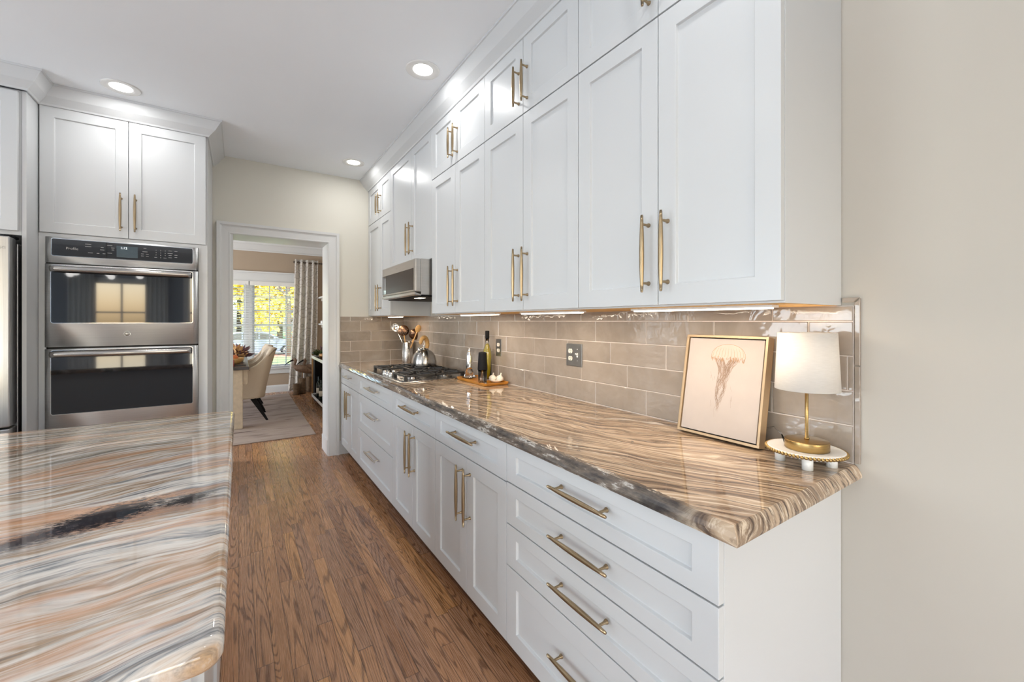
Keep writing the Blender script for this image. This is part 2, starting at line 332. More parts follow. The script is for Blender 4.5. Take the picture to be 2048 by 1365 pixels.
# ------------------------------------------------------------------ mesh helpers (world coordinates, one mesh per part)
class MB:
    def __init__(s): s.bm = bmesh.new(); s.mi = 0
    def _fin(s, fs):
        for f in fs: f.material_index = s.mi
    def poly(s, pts):
        vs = [s.bm.verts.new(p) for p in pts]; f = s.bm.faces.new(vs); s._fin([f]); return f
    def box(s, x0, x1, y0, y1, z0, z1, T=None):
        P = [Vector((x, y, z)) for x in (x0, x1) for y in (y0, y1) for z in (z0, z1)]
        if T: P = [T @ p for p in P]
        v = [s.bm.verts.new(p) for p in P]
        fs = [s.bm.faces.new([v[i] for i in q]) for q in ((0, 1, 3, 2), (4, 6, 7, 5), (0, 4, 5, 1), (2, 3, 7, 6), (0, 2, 6, 4), (1, 5, 7, 3))]
        s._fin(fs); return s
    def lathe(s, prof, c=(0, 0, 0), seg=24, T=None, smooth=True, a0=0, sx=1, sy=1):
        T = T or Matrix.Identity(4); c = Vector(c); rings = []
        for r, z in prof:
            if r < 1e-6: rings.append([s.bm.verts.new(T @ (c + Vector((0, 0, z))))])
            else: rings.append([s.bm.verts.new(T @ (c + Vector((r*sx*math.cos(a0+2*PI*k/seg), r*sy*math.sin(a0+2*PI*k/seg), z)))) for k in range(seg)])
        fs = []
        for A, B in zip(rings, rings[1:]):
            for k in range(seg):
                k2 = (k+1) % seg
                q = [A[k % len(A)], A[k2 % len(A)], B[k2 % len(B)], B[k % len(B)]]
                u = []
                for v in q:
                    if v not in u: u.append(v)
                if len(u) > 2:
                    try: fs.append(s.bm.faces.new(u))
                    except ValueError: pass
        for f in fs: f.smooth = smooth
        s._fin(fs); return s
    def tube(s, pts, rad, seg=10, cap=True, flat=1.0):
        pts = [Vector(p) for p in pts]; n = len(pts)
        rad = rad if isinstance(rad, (list, tuple)) else [rad]*n
        up = Vector((0, 0, 1)); rings = []; prevx = None
        for i, p in enumerate(pts):
            d = (pts[min(i+1, n-1)]-pts[max(i-1, 0)]).normalized()
            if prevx is None:
                a = up if abs(d.dot(up)) < .9 else Vector((1, 0, 0))
                xx = d.cross(a).normalized()
            else: xx = (prevx - d*prevx.dot(d)).normalized()
            prevx = xx; yy = d.cross(xx)
            rings.append([s.bm.verts.new(p + (xx*math.cos(2*PI*k/seg) + yy*flat*math.sin(2*PI*k/seg))*rad[i]) for k in range(seg)])
        fs = []
        for A, B in zip(rings, rings[1:]):
            for k in range(seg): fs.append(s.bm.faces.new([A[k], A[(k+1) % seg], B[(k+1) % seg], B[k]]))
        for f in fs: f.smooth = True
        if cap: fs += [s.bm.faces.new(rings[0][::-1]), s.bm.faces.new(rings[-1])]
        s._fin(fs); return s
    def prism(s, poly, P, c0, c1):
        """poly: (a,b) list, P(a,b,c) -> world; extruded in c"""
        A = [s.bm.verts.new(P(a, b, c0)) for a, b in poly]; B = [s.bm.verts.new(P(a, b, c1)) for a, b in poly]
        n = len(poly); fs = [s.bm.faces.new(A), s.bm.faces.new(B[::-1])]
        for k in range(n): fs.append(s.bm.faces.new([A[k], B[k], B[(k+1) % n], A[(k+1) % n]]))
        s._fin(fs); return s
    def sweep(s, prof, path_fn_list):
        """prof: list of (p,q); path: list of functions (p,q)->world giving each section"""
        rings = [[s.bm.verts.new(fn(p, q)) for p, q in prof] for fn in path_fn_list]
        fs = []; n = len(prof)
        for A, B in zip(rings, rings[1:]):
            for k in range(n): fs.append(s.bm.faces.new([A[k], A[(k+1) % n], B[(k+1) % n], B[k]]))
        fs += [s.bm.faces.new(rings[0][::-1]), s.bm.faces.new(rings[-1])]
        s._fin(fs); return s
    def grid(s, fn, nu, nv, smooth=True, closeu=False):
        g = [[s.bm.verts.new(fn(i/nu, j/nv)) for j in range(nv+1)] for i in range(nu + (0 if closeu else 1))]
        fs = []
        for i in range(nu):
            A = g[i]; B = g[(i+1) % len(g)]
            for j in range(nv): fs.append(s.bm.faces.new([A[j], B[j], B[j+1], A[j+1]]))
        for f in fs: f.smooth = smooth
        s._fin(fs); return s
    def sphere(s, c, r, T=None, seg=16, rings=10, sc=(1, 1, 1)):
        prof = [(math.sin(PI*k/rings), -math.cos(PI*k/rings)) for k in range(rings+1)]
        prof[0] = (0, -1); prof[-1] = (0, 1)
        TT = Matrix.Translation(Vector(c)) @ (T or Matrix.Identity(4)) @ Matrix.Diagonal((r*sc[0], r*sc[1], r*sc[2], 1))
        return s.lathe(prof, seg=seg, T=TT)
    def done(s, name, mats, parent=None, loc=None, bevel=0, seg=2, solid=0, recalc=True, weld=True):
        bm = s.bm
        if weld: bmesh.ops.remove_doubles(bm, verts=bm.verts, dist=1e-6)
        if recalc: bmesh.ops.recalc_face_normals(bm, faces=bm.faces)
        base = Vector(loc) if loc is not None else (wl(parent) if parent else ctr(bm))
        bmesh.ops.translate(bm, verts=bm.verts, vec=-base)
        me = bpy.data.meshes.new(name); bm.to_mesh(me); bm.free()
        for m in (mats if isinstance(mats, (list, tuple)) else [mats]): me.materials.append(M[m] if isinstance(m, str) else m)
        o = bpy.data.objects.new(name, me); C.objects.link(o)
        o.location = base - (wl(parent) if parent else Vector((0, 0, 0)))
        if parent: o.parent = parent
        if solid:
            d = o.modifiers.new('solid', 'SOLIDIFY'); d.thickness = solid; d.offset = 0
        if bevel:
            d = o.modifiers.new('bevel', 'BEVEL'); d.width = bevel; d.segments = seg; d.limit_method = 'ANGLE'; d.angle_limit = R(35)
            d.harden_normals = False
        return o
def ctr(bm):
    xs = [v.co.x for v in bm.verts]; ys = [v.co.y for v in bm.verts]; zs = [v.co.z for v in bm.verts]
    return Vector(((min(xs)+max(xs))/2, (min(ys)+max(ys))/2, min(zs)))
def wl(o):
    v = Vector((0, 0, 0))
    while o: v += o.location; o = o.parent
    return v
def tag(o, label=None, cat=None, group=None, kind=None):
    if label: o['label'] = label
    if cat: o['category'] = cat
    if group: o['group'] = group
    if kind: o['kind'] = kind
    return o
def thing(name, loc, label, cat, group=None):
    o = bpy.data.objects.new(name, None); C.objects.link(o); o.location = loc; o.empty_display_size = .05
    return tag(o, label, cat, group)
def struct(o): o['kind'] = 'structure'; return o
def inst(src, name, parent, loc, rot=(0, 0, 0)):
    o = src.copy(); o.name = name; C.objects.link(o); o.parent = parent
    o.location = Vector(loc) - (wl(parent) if parent else Vector((0, 0, 0))); o.rotation_euler = rot
    for k in list(o.keys()): del o[k]
    return o
def text_obj(name, s, size, m, parent, loc, rot, ext=.0004, align='CENTER'):
    cu = bpy.data.curves.new(name, 'FONT'); cu.body = s; cu.size = size; cu.extrude = ext; cu.align_x = align; cu.align_y = 'CENTER'
    to = bpy.data.objects.new(name, cu); C.objects.link(to)
    dg = bpy.context.evaluated_depsgraph_get(); dg.update()
    me = bpy.data.meshes.new_from_object(to.evaluated_get(dg)); bpy.data.objects.remove(to)
    me.materials.clear(); me.materials.append(M[m])
    o = bpy.data.objects.new(name, me); C.objects.link(o); o.parent = parent
    o.location = Vector(loc) - wl(parent); o.rotation_euler = rot
    return o
# face orientations: P(a,b,c): a along, b up, c outward
def PR(plane): return lambda a, b, c: Vector((plane-c, a, b))     # faces the aisle (-x)
def PB(plane): return lambda a, b, c: Vector((a, plane-c, b))     # faces the camera (-y)
def PX(plane): return lambda a, b, c: Vector((plane+c, a, b))     # faces +x

def shaker(P, a0, a1, b0, b1, fa=.063, fb=.063, t=.02, rec=.009):
    m = MB(); g = .0015; a0 += g; a1 -= g; b0 += g; b1 -= g
    rect = lambda i, j, c: [P(a0+i, b0+j, c), P(a1-i, b0+j, c), P(a1-i, b1-j, c), P(a0+i, b1-j, c)]
    rings = [rect(0, 0, -t), rect(0, 0, 0), rect(fa, fb, 0), rect(fa+.003, fb+.003, -rec)]
    vs = [[m.bm.verts.new(p) for p in r] for r in rings]
    for A, B in zip(vs, vs[1:]):
        for k in range(4): m.bm.faces.new([A[k], A[(k+1) % 4], B[(k+1) % 4], B[k]])
    m.bm.faces.new(vs[-1]); m.bm.faces.new(vs[0][::-1])
    return m
HANDLES = {}
def handle_mesh(L, mname='brass'):
    key = (round(L, 3), mname)
    if key in HANDLES: return HANDLES[key]
    m = MB(); h = L/2; so = -.034
    prof = [(0, -h), (.0035, -h), (.0046, -h+.004)] + [(.0046+.0032*math.cos(PI*(k-6)/12), -h+.004+(L-.008)*k/12) for k in range(13)] + [(.0046, h-.004), (.0035, h), (0, h)]
    m.lathe(prof, (0, so, 0), 14)
    for s in (-1, 1):
        T = Matrix.Translation((0, 0, s*h*.76)) @ Matrix.Rotation(PI/2, 4, 'X')
        m.lathe([(.0075, 0), (.0075, .002), (.0042, .010), (.0038, .034)], (0, 0, 0), 12, T)
    me = bpy.data.meshes.new('handle'); bmesh.ops.recalc_face_normals(m.bm, faces=m.bm.faces); m.bm.to_mesh(me); m.bm.free(); me.materials.append(M[mname])
    HANDLES[key] = me; return me
def handle(parent, loc, L, rot, mname='brass'):
    o = bpy.data.objects.new('handle', handle_mesh(L, mname)); C.objects.link(o); o.parent = parent
    o.location = Vector(loc) - wl(parent); o.rotation_euler = rot
    return o
RV, RH = (0, 0, -PI/2), (0, PI/2, -PI/2)      # upright / level pulls on the right-hand run
def one(name, mats, parent=None, bevel=0, loc=None, seg=2, **k):
    def f(m): return m.done(name, mats, parent, loc, bevel, seg, **k)
    return f

# ------------------------------------------------------------------ room shell
struct(MB().box(-4.6, XW+.15, -3.95, 9.05, -.12, 0).done('floor', 'floor'))
struct(MB().box(-4.6, XW+.15, -3.95, 9.05, ZC, ZC+.12).done('ceiling', 'ceil'))
struct(MB().box(XW, XW+.14, -3.95, 9.05, 0, ZC).done('wall_right', 'wall'))
DX0, DX1, DZ, YB = -.061, .731, 2.095, 4.716
m = MB(); m.box(-4.6, DX0-.002, YW, YB, 0, ZC); m.box(DX1+.002, XW, YW, YB, 0, ZC); m.box(DX0-.002, DX1+.002, YW, YB, DZ+.002, ZC)
struct(m.done('wall_back', 'wallb'))
m = MB(); m.box(-4.6, -4.48, -3.95, -3.1, 0, ZC); m.box(-4.6, -4.48, .7, 1.5, 0, ZC); m.box(-4.6, -4.48, 3.4, YW, 0, ZC); m.box(-4.6, -4.48, 1.5, 3.4, 0, .6); m.box(-4.6, -4.48, 1.5, 3.4, 2.35, ZC); m.box(-4.6, -4.48, -3.1, .7, 0, .08); m.box(-4.6, -4.48, -3.1, .7, 2.4, ZC)
struct(m.done('wall_left', 'rear'))
m = MB(); m.box(-4.6, -2.35, -3.95, -3.8, 0, ZC); m.box(-1.55, -.9, -3.95, -3.8, 0, ZC); m.box(1.3, XW, -3.95, -3.8, 0, ZC)
m.box(-2.35, -1.55, -3.95, -3.8, 0, .9); m.box(-2.35, -1.55, -3.95, -3.8, 2.1, ZC); m.box(-.9, 1.3, -3.95, -3.8, 0, .7); m.box(-.9, 1.3, -3.95, -3.8, 2.3, ZC)
struct(m.done('wall_rear', 'rear'))
# dining room walls: window wall far, side wall left with an opening added for light
WY = 8.89; WX0, WX1, WZ0, WZ1 = -.95, 1.04, .47, 2.05
m = MB(); m.box(-3.7, WX0, WY, WY+.15, 0, ZC); m.box(WX1, XW, WY, WY+.15, 0, ZC); m.box(WX0, WX1, WY, WY+.15, 0, WZ0); m.box(WX0, WX1, WY, WY+.15, WZ1, ZC)
struct(m.done('wall_far', 'tan'))
m = MB(); m.box(-3.7, -3.58, YB, 5.4, 0, ZC); m.box(-3.7, -3.58, 8.2, WY+.15, 0, ZC); m.box(-3.7, -3.58, 5.4, 8.2, 0, .5); m.box(-3.7, -3.58, 5.4, 8.2, 2.3, ZC)
struct(m.done('wall_side', 'tan'))
struct(MB().box(XW-.012, XW, YB, WY, 0, ZC).done('wall_right_dining', 'tan'))
# window frames: two left openings added for light, two at the rear
for i, (P, a0, a1, b0, b1) in enumerate([(PX(-4.48), -3.1, .7, .08, 2.4), (PX(-4.48), 1.5, 3.4, .6, 2.35), (lambda a, b, c: Vector((a, -3.8+c, b)), -.9, 1.3, .7, 2.3), (lambda a, b, c: Vector((a, -3.8+c, b)), -2.35, -1.55, .9, 2.1)]):
    m = MB(); rc = lambda p, q, r, s_, c0=-.06, c1=.02: m.prism([(p, r), (q, r), (q, s_), (p, s_)], P, c0, c1)
    rc(a0-.08, a0+.03, b0-.08, b1+.08); rc(a1-.03, a1+.08, b0-.08, b1+.08); rc(a0+.03, a1-.03, b1-.03, b1+.08); rc(a0+.03, a1-.03, b0-.08, b0+.03)
    nx = max(2, round((a1-a0)/.62))
    for k in range(1, nx): x = a0+(a1-a0)*k/nx; rc(x-.015, x+.015, b0+.03, b1-.03, -.05, -.02)
    rc(a0+.03, a1-.03, (b0+b1)/2-.015, (b0+b1)/2+.015, -.048, -.022)
    struct(m.done('window_%d' % (i+2), 'trim'))
# baseboards
bbp = [(0, 0), (.014, 0), (.014, .10), (.009, .118), (.005, .128), (0, .132)]
m = MB(); m.sweep(bbp, [lambda p, q, x=x: Vector((x, YW-p, q)) for x in (.833, .93)]); struct(m.done('baseboard_back', 'trim'))
m = MB(); m.sweep(bbp, [lambda p, q, x=x: Vector((x, WY-p, q)) for x in (-3.58, XW-.012)]); struct(m.done('baseboard_far', 'trim'))
m = MB(); m.sweep(bbp, [lambda p, q, y=y: Vector((XW-p, y, q)) for y in (-3.8, .48)]); struct(m.done('baseboard_right', 'trim'))
m = MB(); m.sweep(bbp, [lambda p, q, y=y: Vector((XW-.012-p, y, q)) for y in (YB, WY-.014)]); struct(m.done('baseboard_side', 'trim'))
# doorway: jamb lining and profiled casing on the kitchen side
m = MB(); m.box(DX0-.002, DX0+.016, YW, YB, 0, DZ); m.box(DX1-.016+.016, DX1+.018, YW, YB, 0, DZ); m.box(DX0, DX1, YW, YB, DZ-.001, DZ+.016)
m.box(DX1-.006, DX1, YW+.02, YB, 0, .15)
struct(m.done('trim_1', 'trim', bevel=.001))
cas = [(0, 0), (0, .010), (.006, .014), (.016, .012), (.060, .014), (.070, .018), (.078, .026), (.100, .028), (.100, 0)]
m = MB()
m.sweep(cas, [lambda p, q: Vector((DX0-p, YW-q, 0)), lambda p, q: Vector((DX0-p, YW-q, DZ+p)), lambda p, q: Vector((DX1+p, YW-q, DZ+p)), lambda p, q: Vector((DX1+p, YW-q, 0))])
struct(m.done('trim_2', 'trim'))

# ------------------------------------------------------------------ crown mouldings
def crown_prof(p0, z0): return [(0, z0), (p0*.10, z0), (p0*.16, z0+.010), (p0*.55, z0+.045), (p0*.93, ZC-.014), (p0, ZC-.012), (p0, ZC), (0, ZC)]
ZUT = 2.668
m = MB(); pr_ = crown_prof(.088, ZUT-.006)
m.sweep(pr_, [lambda p, q: Vector((XU-.002-p+.004, YW, q)), lambda p, q: Vector((XU-.002-p+.004, .4867-p+.003, q)), lambda p, q: Vector((XW, .4867-p+.003, q))])
struct(m.done('trim_3', 'cab'))
m = MB(); ZOT = 2.662
c2 = crown_prof(.088, ZOT-.004)
m.sweep(c2, [lambda p, q: Vector((-.19+p, YW, q)), lambda p, q: Vector((-.19+p, YO-p, q)), lambda p, q: Vector((-1.026+p, YO-p, q)), lambda p, q: Vector((-1.026+p, 3.535-p, q)), lambda p, q: Vector((-2.2, 3.535-p, q))])
struct(m.done('trim_4', 'cab'))
dcr = [(0, 2.60), (.014, 2.60), (.020, 2.618), (.034, 2.63), (.085, 2.715), (.098, 2.725), (.104, 2.745), (.104, ZC), (0, ZC)]
m = MB(); m.sweep(dcr, [lambda p, q: Vector((-3.58, WY-p, q)), lambda p, q: Vector((XW-.012-p, WY-p, q)), lambda p, q: Vector((XW-.012-p, YB, q))])
struct(m.done('trim_5', 'trim'))

# ------------------------------------------------------------------ right-hand run: base cabinets
YE = .4867
Bs = [(4.355, 3.64), (3.64, 2.70), (2.70, 2.0), (2.0, 1.318), (1.318, YE)]
ZT, ZD = .8745, .722
def base_cab(k, label, kind, split=None, hl=.25, hm='brass'):
    y1, y0 = Bs[k]
    t = thing('base_cabinet', (1.2, (y0+y1)/2, 0), label, 'cabinet', 'base cabinets under the long counter')
    MB().box(XB+.0205, XW-.002, y0+.001, y1-.001, .112, .8785).done('carcass', 'cab', t, bevel=.001)
    ym = (y0+y1)/2
    MB().box(XB+.075, XB+.09, y0, y1, 0, .1115).done('toe_kick', 'toe', t)
    def drawer(b0, b1, fb):
        d = shaker(PR(XB), y0, y1, b0, b1, .063, fb).done('drawer', 'cab', t, bevel=.0012)
        return d
    if kind == 'doors':
        d = drawer(ZD, ZT, .042); handle(d, (XB, ym, .812), hl, RH, hm)
        for a0, a1, s in ((y0, split, -1), (split, y1, 1)):
            dd = shaker(PR(XB), a0, a1, .117, ZD-.002).done('door', 'cab', t, bevel=.0012)
            handle(dd, (XB, split+s*.036, .562), .25, RV)
    else:
        for b0, b1, fb, hz in split:
            d = drawer(b0, b1, fb); handle(d, (XB, ym, hz), hl, RH, hm)
    return t
base_cab(0, 'narrow white base cabinet in the far corner beside the doorway', 'doors', 3.985, .26, 'nickel')
base_cab(1, 'white three-drawer base cabinet below the gas cooktop', 'drawers', [(ZD, ZT, .042, .812), (.430, ZD-.002, .063, .612), (.117, .428, .063, .315)], .31, 'nickel')
base_cab(2, 'white base cabinet with one drawer over two doors, next to the three-drawer unit', 'doors', 2.335, .28)
base_cab(3, 'white base cabinet with one drawer over two tall-handled doors, next to the four-drawer unit', 'doors', 1.648, .255)
base_cab(4, 'wide white four-drawer base cabinet nearest the camera', 'drawers', [(ZD+.004, ZT, .042, .81), (.570, ZD+.002, .042, .654), (.413, .568, .042, .503), (.117, .411, .063, .279)], .25)
tag(MB().box(XB+.018, XB+.04, 4.356, YW-.002,   .112, .8785).done('filler_strip', 'cab'), 'narrow white filler strip between far base cabinet and back wall', 'filler')

# countertop with softly sloped edge, cut back for nothing: one slab
m = MB(); e = [(0, 0), (.006, .004), (.010, .016), (.018, .026), (.030, .0305)]   # outward inset, height
XC0, YC0 = .823, .4385; zb, zt = .8835, .914
ep = [(0, zb-.004), (0, zb+.003), (.003, zb+.010), (.008, zb+.020), (.013, zb+.027), (.017, zt), (.60, zt), (.60, zb-.004)]
m.sweep(ep, [lambda p, q: Vector((XC0+p, YW-.001, q)), lambda p, q: Vector((XC0+p, YC0+min(p, .3), q)), lambda p, q: Vector((XW-.001, YC0+min(p, .3), q))])
bmesh.ops.delete(m.bm, geom=[v for v in m.bm.verts if False], context='VERTS')
m.box(XC0+.30, XW-.001, YC0+.28, YW-.001, zb-.0039, zt-.00005)
tag(m.done('countertop', 'granite'), 'long glossy brown streaked granite worktop with dark front edge', 'countertop')

# ------------------------------------------------------------------ right-hand run: wall cabinets
Us = [(YW-.003, 3.645), (3.645, 2.705), (2.705, 1.967), (1.967, 1.221), (1.221, YE)]
ZUB, ZUM = 1.380, 2.306
def wall_cab(k, split, label):
    y1, y0 = Us[k]; low = 1.765 if k == 1 else ZUB
    t = thing('wall_cabinet', (1.3, (y0+y1)/2, low), label, 'cabinet', 'wall cabinets above the long counter')
    m = MB(); m.box(XU+.0205, XW-.002, y0+.0005, y1-.0005, low-.004, ZUT+.002)
    m.done('carcass', 'cab', t, bevel=.0008)
    if k != 1:
        MB().box(XU+.030, XW-.006, y0+.01, y1-.01, low-.0052, low-.0041).done('underside', 'ply', t)
    for a0, a1, s in ((y0, split, -1), (split, y1, 1)):
        if k == 1:
            dd = shaker(PR(XU), a0, a1, low, ZUT).done('door', 'cab', t, bevel=.0012)
            handle(dd, (XU, split+s*.036, low+.20), .25, RV)
            continue
        dd = shaker(PR(XU), a0, a1, low, ZUM-.002).done('door', 'cab', t, bevel=.0012)
        handle(dd, (XU, split+s*.036, 1.547), .25, RV)
        du = shaker(PR(XU), a0, a1, ZUM+.001, ZUT).done('upper_door', 'cab', t, bevel=.0012)
        handle(du, (XU, split+s*.034, 2.440), .19, RV)
wall_cab(0, 3.97, 'white wall cabinet in the far corner against the cream wall')
wall_cab(1, 3.12, 'short white wall cabinet directly above the microwave')
wall_cab(2, 2.336, 'white stacked wall cabinet immediately on the near side of the microwave')
wall_cab(3, 1.601, 'white stacked wall cabinet above the double outlet plate, second from the camera')
wall_cab(4, .848, 'large white stacked wall cabinet above the jellyfish picture, nearest the camera')

# under-cabinet light bars
for i, (y0, y1, lb) in enumerate([(.565, 1.03, 'glowing light bar under the wall cabinet above the jellyfish picture'), (1.33, 1.76, 'glowing light bar under the wall cabinet above the double outlet plate'),
                                  (2.03, 2.46, 'glowing light bar under the wall cabinet above the oil bottle'), (3.70, 4.05, 'glowing light bar under the far corner wall cabinet')]):
    t = thing('under_cabinet_light', (1.235, (y0+y1)/2, 1.3748), lb, 'light', 'light bars under the wall cabinets')
    MB().box(1.216, 1.254, y0-.012, y1+.012, 1.3675, 1.3745).done('housing', 'white', t)
    MB().box(1.219, 1.251, y0, y1, 1.3635, 1.3672).done('diffuser', 'bar', t)
    lamp('under_cabinet_lamp', 'AREA', (1.235, (y0+y1)/2, 1.3625), (0, 0, 0), 1.65*(y1-y0)/.45, (1, .84, .66), shape='RECTANGLE', size=.03, size_y=y1-y0)

# ------------------------------------------------------------------ backsplash tiles
def tiles(P, a_start, a_end, phase, name, label, rowsz):
    m = MB(); L = .3085; g = .0016
    lay = m.bm.loops.layers.float_color.new('tone')
    def setc(fs, c):
        for f in fs:
            for l in f.loops: l[lay] = (c, c, c, 1)
    rnd = random.Random(3)
    m.mi = 1
    n0 = len(m.bm.faces); m.prism([(a_start, .9145), (a_end, .9145), (a_end, rowsz[-1][1]), (a_start, rowsz[-1][1])], P, .0005, .0058)
    m.bm.faces.ensure_lookup_table(); setc(m.bm.faces[n0:], .5)
    m.mi = 0
    for (b0, b1), ph in zip(rowsz, phase):
        k = math.floor((a_start-ph)/L)
        while ph + k*L < a_end:
            x0, x1 = max(a_start, ph+k*L), min(a_end, ph+(k+1)*L); k += 1
            if x1-x0 < .012: continue
            c = rnd.random(); q = .0022
            rects = [[(x0+g, b0+g), (x1-g, b0+g), (x1-g, b1-g), (x0+g, b1-g)], None, None]
            A = [m.bm.verts.new(P(a, b, .004)) for a, b in rects[0]]
            B = [m.bm.verts.new(P(a, b, .0072)) for a, b in rects[0]]
            D = [m.bm.verts.new(P(a, b, .0085)) for a, b in [(x0+g+q, b0+g+q), (x1-g-q, b0+g+q), (x1-g-q, b1-g-q), (x0+g+q, b1-g-q)]]
            fs = []
            for U_, V_ in ((A, B), (B, D)):
                for i in range(4): fs.append(m.bm.faces.new([U_[i], U_[(i+1) % 4], V_[(i+1) % 4], V_[i]]))
            fs.append(m.bm.faces.new(D))
            for f in fs: f.material_index = 0
            setc(fs, c)
    o = m.done(name, ['tile', 'grout'], recalc=True, weld=False)
    return tag(o, label, 'tiles')
rows = [(.9165, 1.0245)] + [(1.0245+.1013*k, 1.0245+.1013*(k+1)) for k in range(3)] + [(1.3284, 1.3745)]
ph = [1.187, 1.293, 1.396, 1.187, 1.293]
tiles(PR(XW), .4565, YW-.0005, ph, 'wall_tiles', 'glossy taupe wall tiles along the right wall behind the long counter', rows)
tiles(PB(YW), .845, XW-.010, [1.034, .938, 1.142, 1.037, .937], 'wall_tiles', 'glossy taupe wall tiles on the short back wall beside the doorway', rows)
# bullnose end column and cap
m = MB(); lay = m.bm.loops.layers.float_color.new('tone')
for b0, b1 in [(.9165, 1.20), (1.20, 1.383)]: m.prism([(.4410, b0+.001), (.4545, b0+.001), (.4545, b1-.001), (.4410, (b1-.001)+(.0135 if b1 > 1.38 else 0))], PR(XW), .0003, .009)
m.prism([(.4425, 1.398), (.4560, 1.3845), (YE-.002, 1.3845), (YE-.002, 1.398)], PR(XW), .0003, .009)
for f in m.bm.faces:
    for l in f.loops: l[lay] = (.6, .6, .6, 1)
tag(m.done('tile_edge', 'tile', bevel=.002), 'bullnose tile strip finishing the near end of the backsplash', 'tile edging')

# ------------------------------------------------------------------ island
IX, IY0, IY1 = -.0165, .655, 2.326
m = MB(); ep = [(0, zb), (.002, zb-.0), (.002, zb), (0, zb+.006)]
def rr(x0, x1, y0, y1, r, n=6):
    pts = []
    for cx, cy, a in ((x1-r, y0+r, -90), (x1-r, y1-r, 0), (x0+r, y1-r, 90), (x0+r, y0+r, 180)):
        for k in range(n+1): an = R(a+90*k/n); pts.append((cx+r*math.cos(an), cy+r*math.sin(an)))
    return pts
secs = [(.010, zb-.006), (.002, zb-.003), (0, zb+.003), (0, zb+.016), (.002, zb+.022), (.007, zb+.028), (.014, zt)]
rings = []
for ins, z in secs:
    rings.append([m.bm.verts.new((x, y, z)) for x, y in rr(-2.4+ins, IX-ins, IY0+ins, IY1-ins, .028)])
for A, B in zip(rings, rings[1:]):
    for k in range(len(A)):
        f = m.bm.faces.new([A[k], A[(k+1) % len(A)], B[(k+1) % len(A)], B[k]]); f.smooth = True
m.bm.faces.new(rings[0][::-1]); m.bm.faces.new(rings[-1])
tag(m.done('island_countertop', 'island'), 'polished island slab with bands of cream, grey, rust and black', 'countertop')
t = thing('island_cabinet', (-1.2, 1.6, 0), 'white panelled island base under the multicoloured slab', 'cabinet')
IZ = zb-.0065
MB().box(-2.3, -.075, .98, 2.285, .0, IZ).done('carcass', 'cab', t, bevel=.001)
for k, (a0, a1) in enumerate([(1.0, 1.62), (1.64, 2.27)]): shaker(PX(-.056), a0, a1, .14, IZ-.012).done('side_panel', 'cab', t, bevel=.001)
for a0, a1 in [(-.74, -.09), (-1.42, -.76), (-2.1, -1.44)]: shaker(PB(.961), a0, a1, .14, IZ-.012).done('end_panel', 'cab', t, bevel=.001)
m = MB(); m.box(-.0745, -.06, .955, 2.285, 0, .13); m.box(-2.3, -.06, .955, .9795, 0, .13); m.done('base_moulding', 'cab', t, bevel=.003)

# ------------------------------------------------------------------ oven tower
t = thing('oven_cabinet', (-.615, 4.05, 0), 'tall white cabinet housing the double wall oven', 'cabinet')
OX0, OX1 = -1.026, -.190
m = MB(); fy = YO+.0205
m.box(OX0, OX0+.019, fy, YW-.002, .0, ZOT+.004); m.box(OX1-.019, OX1, fy, YW-.002, .0, ZOT+.004)
m.box(OX0+.019, OX1-.019, fy, YW-.002, 1.862, ZOT+.004); m.box(OX0+.019, OX1-.019, fy, YW-.002, .0, .56); m.box(OX0+.019, OX1-.019, YW-.02, YW-.002, .56, 1.862)
m.done('carcass', 'cab', t, bevel=.001)
m = MB(); m.box(OX0+.0, -.993, YO+.008, YO+.020, .56, 1.874); m.box(-.242, OX1, YO+.008, YO+.020, .56, 1.874); m.box(-.993, -.242, YO+.008, YO+.020, 1.853, 1.874)
m.done('face_frame', 'cab', t)
for a0, a1, s in ((OX0+.004, -.614, -1), (-.614, OX1-.008, 1)):
    d = shaker(PB(YO), a0, a1, 1.878, 2.660).done('door', 'cab', t, bevel=.0012)
    handle(d, (-.614+s*.036, YO, 2.045), .25, (0, 0, 0))
d = shaker(PB(YO), OX0+.004, OX1-.004, .12, .555).done('drawer', 'cab', t, bevel=.0012)
handle(d, (-.61, YO, .46), .3, (0, PI/2, 0))

def rrect(x0, x1, z0, z1, r, n=5):
    return rr(x0, x1, z0, z1, r, n)
OL, OR_ = -.992, -.243
t = thing('double_wall_oven', (-.6175, 3.95, .60), 'stainless double wall oven with black glass doors', 'oven')
MB().box(OL+.01, OR_-.01, YO-.002, 4.28, .605, 1.848).done('oven_body', 'dark', t)
def bowed(x0, x1, z0, z1, hole, bow=.004, dep=.030):
    """steel face, slightly bowed outward, with a rounded opening for the glass"""
    m = MB(); n = 24; outer = []; inner = []
    def yy(x): u = (x-x0)/(x1-x0)*2-1; return YO-dep-bow*(1-u*u) + .010*(max(0, abs(u)-.965)/.035)**2
    m.grid(lambda u, v: Vector((x0+(x1-x0)*u, yy(x0+(x1-x0)*u), z0+(z1-z0)*v)), n, 1)
    m.grid(lambda u, v: Vector((x0+(x1-x0)*u, yy(x0+(x1-x0)*u)+(YO-.003-yy(x0+(x1-x0)*u))*v, z1)), n, 1, False)
    m.grid(lambda u, v: Vector((x0+(x1-x0)*u, yy(x0+(x1-x0)*u)+(YO-.003-yy(x0+(x1-x0)*u))*v, z0)), n, 1, False)
    for x in (x0, x1): m.poly([(x, yy(x), z0), (x, yy(x), z1), (x, YO-.003, z1), (x, YO-.003, z0)])
    return m, yy
